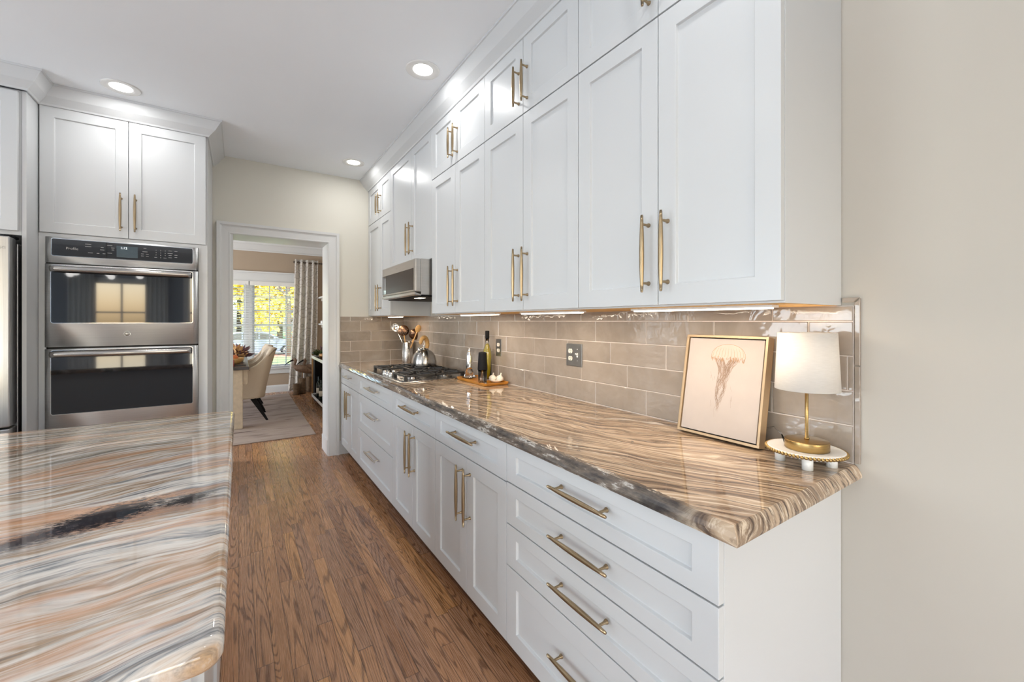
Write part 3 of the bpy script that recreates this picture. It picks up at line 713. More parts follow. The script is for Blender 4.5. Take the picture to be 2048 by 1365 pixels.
def curved_patch(name, mt, parent, pts, yy, off, th=.003):
    m = MB(); cx = sum(p[0] for p in pts)/len(pts)
    # split the rounded rectangle into vertical strips that follow the bow
    xs = sorted(set(round(p[0], 5) for p in pts)); x0, x1 = xs[0], xs[-1]
    y_front = min(yy(x0+(x1-x0)*k/20) for k in range(21)); yy = lambda x: y_front
    xs = sorted(set(xs + [x0+(x1-x0)*k/20 for k in range(21)]))
    zmax = lambda x: edge(pts, x, max); zmin = lambda x: edge(pts, x, min)
    F = []; 
    for x in xs: F.append([m.bm.verts.new((x, yy(x)-off, zmin(x))), m.bm.verts.new((x, yy(x)-off, zmax(x))), m.bm.verts.new((x, yy(x)-off+th, zmax(x))), m.bm.verts.new((x, yy(x)-off+th, zmin(x)))])
    for A, B in zip(F, F[1:]):
        for k in range(4): f = m.bm.faces.new([A[k], B[k], B[(k+1) % 4], A[(k+1) % 4]]); f.smooth = False
    m.bm.faces.new(F[0]); m.bm.faces.new(F[-1][::-1])
    return m.done(name, mt, parent)
def edge(pts, x, fn):
    v = []; n = len(pts)
    for i in range(n):
        a, b = pts[i], pts[(i+1) % n]
        if min(a[0], b[0])-1e-5 <= x <= max(a[0], b[0])+1e-5:
            if abs(a[0]-b[0]) < 1e-5: v += [a[1], b[1]]
            else: v.append(a[1]+(b[1]-a[1])*(x-a[0])/(b[0]-a[0]))
    return fn(v)
m, yy = bowed(OL, OR_, 1.690, 1.850, None, .003, .022)
cp = m.done('control_panel', 'steel', t)
curved_patch('panel_rim', 'chrome', cp, rrect(-.964, -.270, 1.732, 1.842, .010), yy, .0012)
pg = curved_patch('panel_glass', 'panelglass', cp, rrect(-.961, -.273, 1.735, 1.839, .008), yy, .0024)
M['lcd'] = plain('oven_display', srgb(74, 88, 96), .15); M['lcdt'] = emit('display_digits', (.85, .95, 1), 1.2); M['print'] = plain('grey_print', srgb(170, 168, 166), .5)
dsp = MB().box(-.667, -.563, yy(-.61)-.0042, yy(-.61)-.0026, 1.748, 1.822).done('display', 'lcd', cp)
text_obj('clock_digits', '1:12', .020, 'lcdt', cp, (-.632, yy(-.61)-.0045, 1.808), (PI/2, 0, 0))
text_obj('lettering', 'Profile', .021, 'print', cp, (-.872, yy(-.6175)-.003, 1.783), (PI/2, 0, 0))
for i, ch in enumerate('123456789'): text_obj('key_digit', ch, .010, 'print', cp, (-.470+.024*(i % 3), yy(-.6175)-.003, 1.810-.016*(i//3)), (PI/2, 0, 0))
text_obj('key_digit', '0', .010, 'print', cp, (-.446, yy(-.6175)-.003, 1.762), (PI/2, 0, 0))
m = MB()
for x, z, l in [(-.80, 1.818, .028), (-.80, 1.803, .028), (-.735, 1.803, .014), (-.735, 1.788, .020), (-.70, 1.820, .024), (-.685, 1.805, .016), (-.685, 1.792, .012), (-.79, 1.764, .022), (-.755, 1.764, .012), (-.727, 1.764, .012), (-.70, 1.770, .022),
                (-.527, 1.818, .014), (-.527, 1.795, .026), (-.54, 1.780, .014), (-.515, 1.780, .014), (-.54, 1.766, .014), (-.515, 1.766, .014), (-.472, 1.762, .014), (-.423, 1.762, .016), (-.396, 1.812, .018), (-.396, 1.795, .026), (-.396, 1.781, .016), (-.396, 1.766, .018), (-.365, 1.812, .016), (-.365, 1.785, .016), (-.365, 1.770, .014)]:
    m.box(x-l/2, x+l/2, yy(-.6175)-.0030, yy(-.6175)-.0026, z-.0013, z+.0013)
mk = m.done('key_markings', 'print', cp)
_bm = bmesh.new(); _bm.from_mesh(pg.data); _n = len(_bm.faces); _bm.from_mesh(mk.data); _bm.faces.ensure_lookup_table()
for _f in _bm.faces[_n:]: _f.material_index = 1
pg.data.materials.append(M['print']); _bm.to_mesh(pg.data); _bm.free(); bpy.data.objects.remove(mk)
def oven_door(z0, z1, g0, g1, badge):
    m, yy = bowed(OL, OR_, z0, z1, None)
    d = m.done('oven_door', 'steel', t)
    curved_patch('glass_rim', 'chrome', d, rrect(-.964, -.270, g0-.003, g1+.003, .012), yy, .0010)
    curved_patch('glass', 'ovenglass', d, rrect(-.961, -.273, g0, g1, .010), yy, .0022)
    hz = g1-.022; L = .340
    pts = [(-.6175+L*k/14, YO-.062-.018*(1-(k/14)**2), hz) for k in range(-14, 15)]
    h = MB(); h.tube(pts, .0185, 16, flat=1.0)
    for s in (-1, 1): h.tube([(-.6175+s*.325, YO-.026, hz), (-.6175+s*.325, YO-.064, hz)], .010, 10)
    h.done('door_handle', 'steelk', d)
    if badge:
        T = Matrix.Translation((-.6145, yy(-.61)-.0005, 1.245)) @ Matrix.Rotation(PI/2, 4, 'X')
        b = MB().lathe([(.0145, 0), (.0155, .002), (.0165, .002), (.0175, 0)], seg=32, T=T).done('badge_ring', 'chrome', d)
        MB().lathe([(0, 0), (.0148, 0), (.0148, .0012), (0, .0012)], seg=32, T=T).done('badge', 'nickel', d)
        text_obj('badge_lettering', 'GE', .017, 'print', d, (-.6145, yy(-.61)-.0022, 1.245), (PI/2, 0, 0))
    return d
oven_door(1.168, 1.682, 1.318, 1.672, True)
oven_door(.640, 1.156, .752, 1.146, False)
MB().box(OL, OR_, YO-.02, YO+.005, .602, .636).done('vent_strip', 'steel', t, bevel=.002)

# ------------------------------------------------------------------ refrigerator and its surround
tag(MB().box(-1.046, -1.0275, 3.553, YW-.002, 0, 2.66).done('refrigerator_end_panel', 'cab', bevel=.001), 'tall white end panel between the refrigerator and the ovens', 'panel')
t = thing('refrigerator_cabinet', (-1.6, 4.0, 1.83), 'white cabinet above the stainless refrigerator', 'cabinet')
MB().box(-2.2, -1.0475, 3.556, YW-.002, 1.825, 2.66).done('carcass', 'cab', t)
for a0, a1 in ((-1.058-.54, -1.056), (-1.058-1.082, -1.058-.542)):
    d = shaker(PB(3.535), a0, a1, 1.846, 2.648).done('door', 'cab', t, bevel=.0012)
    handle(d, (a0+.036 if a0 > -1.7 else a1-.036, 3.535, 2.0), .25, (0, 0, 0))
t = thing('refrigerator', (-1.55, 3.9, 0), 'stainless refrigerator at the left edge beside the ovens', 'refrigerator')
MB().box(-2.0, -1.062, 3.56, 4.34, .03, 1.775).done('fridge_body', 'steelv', t, bevel=.004)
def fdoor(x0, x1, z0, z1):
    m = MB(); pts = []
    yf = lambda x: 3.455-.035*(1-((x-(x0+x1)/2)/((x1-x0)/2))**2)
    A = [(x0+.004, 3.545)] + [(x0+(x1-x0)*k/20, yf(x0+(x1-x0)*k/20)) for k in range(21)] + [(x1-.004, 3.545)]
    m.prism([(a, b) for a, b in A], lambda a, b, c: Vector((a, b, c)), z0, z1)
    return m.done('fridge_door', 'steelv', t, bevel=.006, seg=3)
fd = fdoor(-1.525, -1.062, .74, 1.80); fdoor(-2.0, -1.53, .74, 1.80); fdoor(-2.0, -1.062, .06, .73)
m = MB(); m.tube([(-1.49, 3.43, .82), (-1.49, 3.36, .84), (-1.49, 3.345, 1.27), (-1.49, 3.36, 1.70), (-1.49, 3.43, 1.72)], .012, 12); m.done('handle', 'steelk', fd)
MB().box(-1.10, -1.07, 3.50, 3.60, 1.801, 1.815).done('hinge_cover', 'black', t, bevel=.003)
text_obj('lettering', 'SAMSUNG', .022, 'print', fd, (-1.074, 3.448, 1.735), (PI/2, 0, R(8)), align='RIGHT')

# ------------------------------------------------------------------ microwave
MX, MY0, MY1, MZ0, MZ1 = 1.004, 2.722, 3.50, 1.512, 1.762
t = thing('microwave', (1.25, 3.1, MZ0), 'stainless over-the-range microwave below a short wall cabinet', 'microwave')
MB().box(MX+.045, XW-.003, MY0+.008, MY1-.008, MZ0, MZ1).done('case', 'steelm', t, bevel=.002)
P = PR(MX)
def mface(name, mt, a0, a1, b0, b1, c0, c1, par=t, bev=.003): return MB().prism([(a0, b0), (a1, b0), (a1, b1), (a0, b1)], P, c0, c1).done(name, mt, par, bevel=bev)
d = mface('microwave_door', 'steelm', MY0, MY1, MZ0+.018, MZ1-.001, -.044, 0, bev=.008)
mface('door_glass', 'microglass', MY0+.035, MY1-.012, MZ0+.034, MZ1-.066, .0003, .0018, d, .0005)
mface('control_strip', 'panelglass', MY1-.115, MY1-.018, MZ0+.036, MZ1-.068, .0020, .0026, d, .0002)
text_obj('badge_lettering', 'GE', .018, 'print', d, (MX-.0012, 3.12, MZ1-.034), RV)
m = MB(); m.sweep([(0, 0), (.045, -.020), (.045, -.024), (0, -.018)], [lambda p, q, y=y: Vector((MX-.002+p, y, MZ0+.018+q)) for y in (MY0+.004, MY1-.004)]); m.done('front_lip', 'steelk', t)
MB().box(MX+.046, XW-.01, MY0+.02, MY1-.02, MZ0-.012, MZ0-.0005).done('vent_underside', 'black', t)
MB().box(1.10, 1.15, 2.90, 3.00, MZ0-.0135, MZ0-.0122).done('task_light', 'bar', t)
lamp('microwave_lamp', 'AREA', (1.125, 2.95, MZ0-.02), (0, 0, 0), .5, (1, .84, .62), shape='RECTANGLE', size=.05, size_y=.1)

# ------------------------------------------------------------------ gas cooktop
KX0, KX1, KY0, KY1 = .888, 1.412, 2.695, 3.53
t = thing('gas_cooktop', (1.15, 3.1, .914), 'stainless gas cooktop with black cast iron grates', 'cooktop')
m = MB(); m.box(KX0, KX1, KY0, KY1, .9143, .9215); m.done('cooktop_tray', 'steelk', t, bevel=.003)
yc = (KY0+KY1)/2
for (bx, by, r) in [(1.02, KY0+.14, .042), (1.28, KY0+.14, .036), (1.28, yc+.0, .05), (1.02, KY1-.14, .036), (1.28, KY1-.14, .045)]:
    b = MB().lathe([(0, 0), (r+.012, 0), (r+.012, .006), (r, .008), (r, .016), (0, .016)], (bx, by, .9216), 24).done('burner', 'steelk', t)
    MB().lathe([(r-.004, 0), (r-.004, .006), (r-.010, .009), (0, .009)], (bx, by, .9377), 24).done('burner_cap', 'iron', b)
for k in range(3):
    y0 = KY0+.030+k*(KY1-KY0-.06)/3+.003; y1 = KY0+.030+(k+1)*(KY1-KY0-.06)/3-.003
    x0 = KX0+.045 if k != 1 else KX0+.205; x1 = KX1-.030
    m = MB(); z0, z1 = .9475, .9600
    for a, b in ((x0, x0+.014), (x1-.014, x1)): m.box(a, b, y0, y1, z0, z1)
    for a, b in ((y0, y0+.014), (y1-.014, y1)): m.box(x0, x1, a, b, z0, z1)
    m.box((x0+x1)/2-.006, (x0+x1)/2+.006, y0, y1, z0, z1)
    for cx in ([x0+(x1-x0)*.26, x0+(x1-x0)*.74] if k != 1 else [(x0+x1)/2+.02]):
        cy = (y0+y1)/2
        for an in range(0, 360, 45):
            T = Matrix.Translation((cx, cy, 0)) @ Matrix.Rotation(R(an), 4, 'Z')
            L_ = min((y1-y0)/2/max(abs(math.sin(R(an))), .01), .12)-.004
            m.box(.030, L_, -.005, .005, z0+.002, z1+.003, T)
    for xx in (x0, x1-.022):
        for yy_ in (y0, y1-.022): m.box(xx, xx+.022, yy_, yy_+.022, .9217, z0)
    m.done('grate', 'iron', t, bevel=.0015)
for i, (kx, ky) in enumerate([(.935, yc-.075), (.935, yc), (.935, yc+.075), (.995, yc-.045), (.995, yc+.045)]):
    MB().lathe([(0, 0), (.021, 0), (.021, .004), (.016, .006), (.0155, .026), (.014, .029), (0, .029)], (kx, ky, .9216), 20).done('knob', 'chrome', t)

# kettle on the grate
K = Vector((1.268, 3.235, .9632))
t = thing('kettle', K, 'brushed steel dome kettle with wooden D handle on the cooktop', 'kettle')
MB().lathe([(0, 0), (.096, 0), (.102, .006), (.102, .030), (.098, .058), (.088, .086), (.072, .110), (.052, .127), (.034, .134), (0, .136)], K, 40).done('body', 'steelk', t)
MB().lathe([(.036, .1355), (.034, .141), (.014, .147), (.006, .150), (.006, .158), (.011, .163), (.011, .170), (0, .174)], K, 24).done('lid', 'chrome', t)
dr = Vector((math.cos(R(215)), math.sin(R(215)), 0))   # spout direction
MB().tube([K+dr*.052+Vector((0, 0, .105)), K+dr*.066+Vector((0, 0, .130)), K+dr*.074+Vector((0, 0, .152))], [.020, .014, .012], 14).done('spout', 'chrome', t)
pts = []
for k in range(21):
    a = R(-50+k*(225/20)); pts.append(K+Vector((dr.x*-math.cos(a)*.050, dr.y*-math.cos(a)*.050, .172+.058*math.sin(a))))
MB().tube(pts, [.008]+[.0145+.004*math.sin(PI*k/18) for k in range(19)]+[.006], 14).done('handle', 'wood', t)

# utensil crock with its utensils
U = Vector((1.415, 4.045, .9145))
t = thing('utensil_crock', U, 'brushed steel utensil holder in the corner behind the cooktop', 'utensil holder')
MB().lathe([(0, 0), (.060, 0), (.061, .002), (.061, .203), (.059, .204), (.058, .203), (.058, .006), (0, .006)], U, 36).done('cylinder', 'steelk', t)
def utensil(name, label, head_at, head, hm, base_dx=0, base_dy=0, stick='wood'):
    base = U+Vector((base_dx, base_dy, .010)); hd = Vector(head_at); dirn = (hd-base).normalized(); L = (hd-base).length
    t = thing(name, base, label, 'utensil', 'kitchen utensils in the steel holder')
    MB().tube([base, base+dirn*L*.5, hd], [.0065, .006, .0045], 8).done('handle', stick, t)
    x = dirn.cross(Vector((-U.x, -U.y, 0)).normalized()).normalized(); y = dirn.cross(x).normalized()
    T = Matrix.Translation(hd) @ Matrix((x, y, dirn)).transposed().to_4x4()
    head(T).done('head', hm, t)
    return t
tocam = math.atan2(-U.y, -U.x)
def round_disc(r, perf, rot):
    def f(T):
        m = MB(); TT = T @ Matrix.Rotation(rot, 4, 'Z') @ Matrix.Translation((0, 0, r*.9)) @ Matrix.Rotation(PI/2, 4, 'X')
        if not perf: m.lathe([(0, .010), (r*.6, .006), (r, 0), (r+.001, .001), (r*.6, .0075), (0, .0115)], seg=28, T=TT); return m
        # perforated disc: rings of facets with holes left out
        nr, na = 8, 28
        for i in range(nr):
            for j in range(na):
                if i in (1, 3, 5) and j % {1: 7, 3: 3, 5: 2}[i] == 0: continue
                r0, r1 = r*i/nr, r*(i+1)/nr; a0, a1 = 2*PI*j/na, 2*PI*(j+1)/na
                c = [(rr_*math.cos(a), rr_*math.sin(a), .010*(1-(rr_/r)**2)) for rr_, a in ((r0, a0), (r1, a0), (r1, a1), (r0, a1))]
                if i == 0: c = c[1:]
                lo = [Vector((x, y, z-.0014)) for x, y, z in c]; hi = [Vector(v) for v in c]
                A = [m.bm.verts.new(TT @ v) for v in hi]; B = [m.bm.verts.new(TT @ v) for v in lo]
                m.bm.faces.new(A); m.bm.faces.new(B[::-1])
                for k in range(len(A)): m.bm.faces.new([A[k], B[k], B[(k+1) % len(A)], A[(k+1) % len(A)]])
        return m
    return f
M['bronzem'] = plain('bronze_steel', srgb(118, 90, 72), .25, 1.0)
def ladle(T):
    m = MB(); r = .040
    TT = T @ Matrix.Translation((0, 0, .02)) @ Matrix.Rotation(R(100), 4, 'X')
    prof = [(r*math.sin(PI/2*k/8), -r*math.cos(PI/2*k/8)) for k in range(9)]; prof += [(r*.95*math.sin(PI/2*k/8), -r*.95*math.cos(PI/2*k/8)) for k in range(8, -1, -1)]
    m.lathe(prof, seg=24, T=TT); return m
def ringhead(T):
    m = MB(); r = .054
    pts = [T @ Vector((r*math.sin(a), 0, r*.95-r*math.cos(a))) for a in [2*PI*k/28 for k in range(29)]]
    m.tube(pts, .0032, 8)
    TT = T @ Matrix.Translation((0, 0, r*.95)) @ Matrix.Rotation(PI/2, 4, 'X')
    m.lathe([(r*.98, 0), (r*.75, .014), (r*.4, .022), (0, .024), (0, .0225), (r*.4, .0205), (r*.75, .0125), (r*.97, -.001)], seg=28, T=TT)
    return m
def spoonhead(T):
    m = MB(); m.sphere(T @ Vector((0, 0, .035)), .04, T.to_3x3().to_4x4(), 16, 10, (.68, .16, 1.1)); return m
def turnerhead(T):
    m = MB(); m.box(-.026, .026, -.0015, .0015, 0, .075, T); return m
def lat(d, z, dy=0.0): return (U.x+d*.835, U.y-d*.55+dy, z)       # d metres to the right as seen from the room
utensil('ladle', 'shiny steel ladle leaning left out of the holder', lat(-.115, 1.245), ladle, 'chrome', .030, -.018, 'chrome')
utensil('skimmer', 'round perforated bronze skimmer standing in the holder', lat(-.036, 1.185), round_disc(.054, True, 0), 'bronzem', .0, .0)
utensil('strainer', 'round dark-rimmed strainer leaning towards the cooktop', lat(.042, 1.150, -.03), ringhead, 'bronzem', -.02, .02)
utensil('wooden_spoon', 'pale wooden spoon leaning right out of the holder', (U.x+.034, U.y-.165, 1.225), spoonhead, 'wood', -.01, .035)

# ------------------------------------------------------------------ tray with oil, decanter, grinder and garlic
TX, TY, TZ = 1.385, 2.476, .9142
def TR(x, y, z=0): a = R(0); return Vector((TX+x, TY+y, TZ+z))
m = MB(); hx, hy = .092, .213
o_, i_ = rr(-hx, hx, -hy, hy, .02), rr(-hx+.014, hx-.014, -hy+.014, hy-.014, .014)
def rg(lst, z, s=1): return [m.bm.verts.new(TR(x*s, y*s, z)) for x, y in lst]
R_ = [rg(o_, 0, .93), rg(o_, .006, .97), rg(o_, .018), rg(i_, .018, 1.02), rg(i_, .010, .98)]
for A, B in zip(R_, R_[1:]):
    for k in range(len(A)): m.bm.faces.new([A[k], A[(k+1) % len(A)], B[(k+1) % len(A)], B[k]])
m.bm.faces.new(R_[0][::-1]); m.bm.faces.new(R_[-1])
tag(m.done('wooden_tray', 'tray', bevel=.001), 'honey-coloured wooden tray holding oil, grinder and garlic', 'tray')
tz = TZ+.0103
G = Vector((1.318, 2.345, tz))
t = thing('pepper_grinder', G, 'pepper grinder with a black top over a clear jar', 'grinder')
MB().lathe([(0, 0), (.0255, 0), (.027, .004), (.030, .088), (.029, .088), (.0255, .005), (0, .005)], G, 28).done('jar', 'glass', t)
MB().lathe([(0, .0055), (.0240, .0055), (.0250, .042), (0, .044)], G, 24).done('peppercorns', 'pepper', t)
MB().lathe([(0, .0885), (.0325, .0885), (.0325, .094), (.026, .196), (.024, .202), (.010, .206), (0, .206)], G, 32).done('grinder_top', 'black', t)
B_ = Vector((1.428, 2.475, tz))
t = thing('oil_bottle', B_, 'tall bottle of yellow oil with red chillies and a dark cap', 'bottle')
MB().lathe([(0, 0), (.028, 0), (.030, .003), (.030, .180), (.028, .205), (.018, .235), (.012, .250), (.012, .292), (.0105, .292), (.0105, .250), (.0165, .233), (.0262, .204), (.0282, .180), (.0282, .006), (0, .006)], B_, 28).done('glass_bottle', 'glass', t)
MB().lathe([(0, .0065), (.0279, .0065), (.0279, .180), (.0259, .203), (.0162, .232), (.0102, .249), (0, .250)], B_, 28).done('oil', 'oil', t)
MB().lathe([(0, .284), (.0135, .284), (.0145, .288), (.0145, .334), (.013, .338), (0, .338)], B_, 20).done('cap', 'black', t)
m = MB()
for k in range(5):
    a = k*1.3; m.tube([B_+Vector((.010*math.cos(a), .010*math.sin(a), .165+.006*k)), B_+Vector((.015*math.cos(a), .015*math.sin(a), .195+.006*k)), B_+Vector((.004*math.cos(a), .004*math.sin(a), .225))], [.0015, .0036, .0012], 8)
m.done('chillies', 'chili', t)
m = MB()
for k in range(7):
    a = k*.9; m.tube([B_+Vector((.016*math.cos(a+z*9), .016*math.sin(a+z*9), z)) for z in (.01, .04, .07, .10+.008*k)], .0012, 6)
m.done('herbs', 'herb', t)
D = Vector((1.360, 2.610, tz))
t = thing('oil_cruet', D, 'silver oil cruet with a flared clear base standing in a shallow glass dish', 'cruet')
MB().lathe([(0, .006), (.034, .006), (.036, .012), (.030, .040), (.0225, .066), (0, .066)], D, 12, smooth=False).done('cruet_base', 'glass', t)
MB().lathe([(0, .0665), (.022, .0665), (.0225, .080), (.0225, .160), (.020, .172), (.013, .186), (.012, .192), (0, .192)], D, 28).done('cruet_body', 'chrome', t)
MB().lathe([(0, .1925), (.0105, .1925), (.011, .198), (.004, .206), (.004, .212), (0, .216)], D, 16).done('stopper', 'chrome', t)
tag(MB().lathe([(0, 0), (.030, 0), (.052, .008), (.054, .010), (.052, .0105), (.029, .0035), (0, .0035)], D, 32).done('glass_dish', 'glass'), 'shallow clear glass dish under the silver cruet', 'dish')
Gb = Vector((1.418, 2.345, tz))
tag(MB().lathe([(0, 0), (.022, 0), (.044, .014), (.046, .017), (.044, .018), (.021, .004), (0, .004)], Gb, 32, sx=.95, sy=1.15).done('garlic_dish', 'garlic'), 'small pale dish holding the garlic bulbs', 'dish')
def garlic(c, rot, lab):
    m = MB(); n = 40
    T = Matrix.Translation(c) @ Matrix.Rotation(rot, 4, 'Z') @ Matrix.Rotation(R(14), 4, 'X')
    prof = [(0, 0), (.012, .001), (.022, .008), (.0245, .018), (.020, .029), (.010, .036), (.0045, .042), (.0035, .055), (0, .056)]
    rings = []
    for r, z in prof:
        rings.append([m.bm.verts.new(T @ Vector(((r*(1+.07*abs(math.sin(4.5*2*PI*k/n)))) * math.cos(2*PI*k/n), (r*(1+.07*abs(math.sin(4.5*2*PI*k/n)))) * math.sin(2*PI*k/n), z))) for k in range(n)] if r > 0 else [m.bm.verts.new(T @ Vector((0, 0, z)))])
    for A, B in zip(rings, rings[1:]):
        for k in range(n):
            u = []
            for v in (A[k % len(A)], A[(k+1) % n % len(A)], B[(k+1) % n % len(B)], B[k % len(B)]):
                if v not in u: u.append(v)
            if len(u) > 2: f = m.bm.faces.new(u); f.smooth = True
    tag(m.done('garlic_bulb', 'garlic'), lab, 'garlic', 'garlic bulbs in the dish')
garlic(Gb+Vector((-.016, .016, .0095)), 0, 'white garlic bulb nearer the pepper grinder')
garlic(Gb+Vector((.014, -.020, .0095)), 1.0, 'white garlic bulb with an upright neck, nearer the wall')

# ------------------------------------------------------------------ outlet plates
def duplex(P, a, b, par):
    for s in (-1, 1):
        m = MB(); zc = b+s*.0195
        pts = [(a+.0165*math.cos(x)*.95, zc+max(-.0115, min(.0115, .0150*math.sin(x)))) for x in [2*PI*k/28 for k in range(28)]]
        m.prism(pts, P, .0128, .0150); o = m.done('socket', 'almond', par)
        m = MB()
        for dx, h in ((-.0062, .0045), (.0062, .0036)): m.prism([(a+dx-.0012, zc+.003-h), (a+dx+.0012, zc+.003-h), (a+dx+.0012, zc+.003+h), (a+dx-.0012, zc+.003+h)], P, .0151, .0154)
        m.prism([(a+.0025*math.cos(x), zc-.0075+.0025*math.sin(x)) for x in [2*PI*k/10 for k in range(10)]], P, .0151, .0154)
        m.done('slots', 'dark', o)
P = PR(XW)
t = thing('outlet_plate', (XW-.009, 2.415, 1.148), 'single stainless outlet plate behind the oil bottle', 'outlet')
MB().prism([(2.380, 1.090), (2.450, 1.090), (2.450, 1.206), (2.380, 1.206)], P, .0088, .0128).done('plate', 'plate', t, bevel=.003, seg=3); duplex(P, 2.415, 1.148, t)
t = thing('outlet_switch_plate', (XW-.009, 1.65, 1.15), 'double stainless wall plate with outlet and toggle switch', 'outlet')
MB().prism([(1.588, 1.090), (1.712, 1.090), (1.712, 1.210), (1.588, 1.210)], P, .0088, .0132).done('plate', 'plate', t, bevel=.0035, seg=3); duplex(P, 1.677, 1.150, t)
tg = MB().prism([(1.619, 1.139), (1.629, 1.139), (1.629, 1.161), (1.619, 1.161)], P, .0132, .0140).done('switch_slot', 'white', t)
MB().tube([P(1.624, 1.150, .012), P(1.624, 1.158, .026)], [.0045, .0032], 8).done('toggle', 'white', t)
m = MB()
for b in (1.180, 1.120): m.lathe([(0, 0), (.0032, 0), (.0028, .0012), (0, .0014)], seg=12, T=Matrix.Translation(P(1.624, b, .0132)) @ Matrix.Rotation(-PI/2, 4, 'Y'))
m.done('screws', 'chrome', t)

# ------------------------------------------------------------------ framed jellyfish drawing, leaning on the tiles
a0, a1, hF, thk = .668, .962, .362, .038
lean = math.asin(.066/hF)
FB = Vector((1.382, 0, .9146+.0074))
fw_ = Vector((math.sin(lean), 0, math.cos(lean))); fn_ = Vector((-math.cos(lean), 0, math.sin(lean)))
def PF(a, b, c): return FB + Vector((0, a, 0)) + fw_*b + fn_*c + Vector((0, 0, thk*math.sin(0)))
t = thing('framed_drawing', (1.40, .81, .9146), 'framed jellyfish drawing leaning against the tiles beside the lamp', 'picture')
M['canvas'] = plain('blush_canvas', srgb(186, 174, 165), .8, var=.025, scale=18)
m = MB()
for r in [(a0, a1, 0, .008), (a0, a1, hF-.008, hF), (a0, a0+.008, .008, hF-.008), (a1-.008, a1, .008, hF-.008)]:
    m.prism([(r[0], r[2]), (r[1], r[2]), (r[1], r[3]), (r[0], r[3])], PF, -thk, 0)
m.done('frame', 'gold', t, bevel=.0008)
MB().prism([(a0+.008, .008), (a1-.008, .008), (a1-.008, hF-.008), (a0+.008, hF-.008)], PF, -thk, -.022).done('backing', 'dark', t)
MB().prism([(a0+.0125, .0125), (a1-.0125, .0125), (a1-.0125, hF-.0125), (a0+.0125, hF-.0125)], PF, -.022, -.004).done('canvas', 'canvas', t)
M['ink1'] = plain('sepia_line', srgb(164, 128, 96), .8, var=.1); M['ink2'] = plain('grey_brown_line', srgb(150, 126, 108), .8, var=.15); M['bell'] = plain('pale_bell_wash', srgb(196, 180, 166), .8, var=.03)
W_, H_ = a1-a0, hF
def cu(u, v, c=-.0036): return PF(a1-u*W_, v*H_, c)      # u: 0 left .. 1 right seen from the front, v: 0 bottom .. 1 top
def strip(m, pts, w, c=-.0037):
    n = len(pts); L = []; Rr = []
    for i, (x, y) in enumerate(pts):
        xa, ya = pts[max(0, i-1)]; xb, yb_ = pts[min(n-1, i+1)]
        dx, dy = (xb-xa)*W_, (yb_-ya)*H_; l = math.hypot(dx, dy) or 1
        ww = w[i] if isinstance(w, list) else w
        ox, oy = -dy/l*ww/W_, dx/l*ww/H_
        L.append(m.bm.verts.new(cu(x+ox, y+oy, c))); Rr.append(m.bm.verts.new(cu(x-ox, y-oy, c)))
    for i in range(n-1): m.bm.faces.new([L[i], L[i+1], Rr[i+1], Rr[i]])
m = MB(); bc = (.555, .80)
pts = [(bc[0]-.205*math.cos(a), bc[1]+.115*math.sin(a)) for a in [PI*k/24 for k in range(25)]]
lowr = [(bc[0]+.205-.41*k/20, bc[1]-.012-.012*abs(math.sin(k*PI/2.5))) for k in range(21)]
m.poly([cu(x, y, -.0039) for x, y in pts+lowr]); m.done('bell_wash', 'bell', t, recalc=False)
rnd = random.Random(5); m = MB()
strip(m, pts, .0006)
for k in range(11):
    x = bc[0]-.19+.38*k/10
    strip(m, [(x, bc[1]-.01), (bc[0]+(x-bc[0])*.93, bc[1]+.04), (bc[0]+(x-bc[0])*.8, bc[1]+.075)], [.0005, .0004, .0002])
for k in range(60):
    x = bc[0]-.20+.40*rnd.random(); y = bc[1]-.005-.03*rnd.random(); l = .012+.03*rnd.random()
    strip(m, [(x, y), (x+.01*(rnd.random()-.5), y-l*.5), (x+.02*(rnd.random()-.5), y-l)], [.0007, .0009, .0002], -.0036)
for side in (-1, 1):
    strip(m, [(bc[0]+side*(.205-.02*k/8*(k/8)), bc[1]-.055*k/8) for k in range(9)], .0007)
m.done('bell_lines', 'ink1', t, recalc=False, weld=False)
m = MB()
for k in range(46):
    x0 = bc[0]+(-.095 if k % 2 else .055)+.11*(rnd.random()-.5); y0 = bc[1]-.03-.02*rnd.random()
    L = .16+.48*rnd.random()**1.2; ph_ = 6.28*rnd.random(); am = .006+.016*rnd.random(); n = 30
    p = []
    for i in range(n):
        s_ = i/(n-1)*L/.62; tx = bc[0]-.03-.07*s_
        x = x0+(tx-x0)*min(1, s_*1.5)+am*math.sin(ph_+i/(n-1)*L*42)*(.5+s_*1.2)+.022*math.sin(s_*9+(0 if k % 2 else 2.6)); p.append((x, y0-L*i/(n-1)))
    strip(m, p, [(.0007 if k % 3 else .0013)*(1-.8*i/(n-1)) for i in range(n)], -.0036-.00001*k)
for k in range(9):
    x0 = bc[0]-.05+(-1)**k*(.05+.10*rnd.random()); y0 = .30+.38*rnd.random(); am = .004+.006*rnd.random(); ph_ = 6*rnd.random()
    strip(m, [(x0+am*math.sin(ph_+i*.9), y0-.012*i) for i in range(rnd.randint(4, 9))], [.00028]*9, -.0036)
m.done('tentacles', 'ink2', t, recalc=False, weld=False)

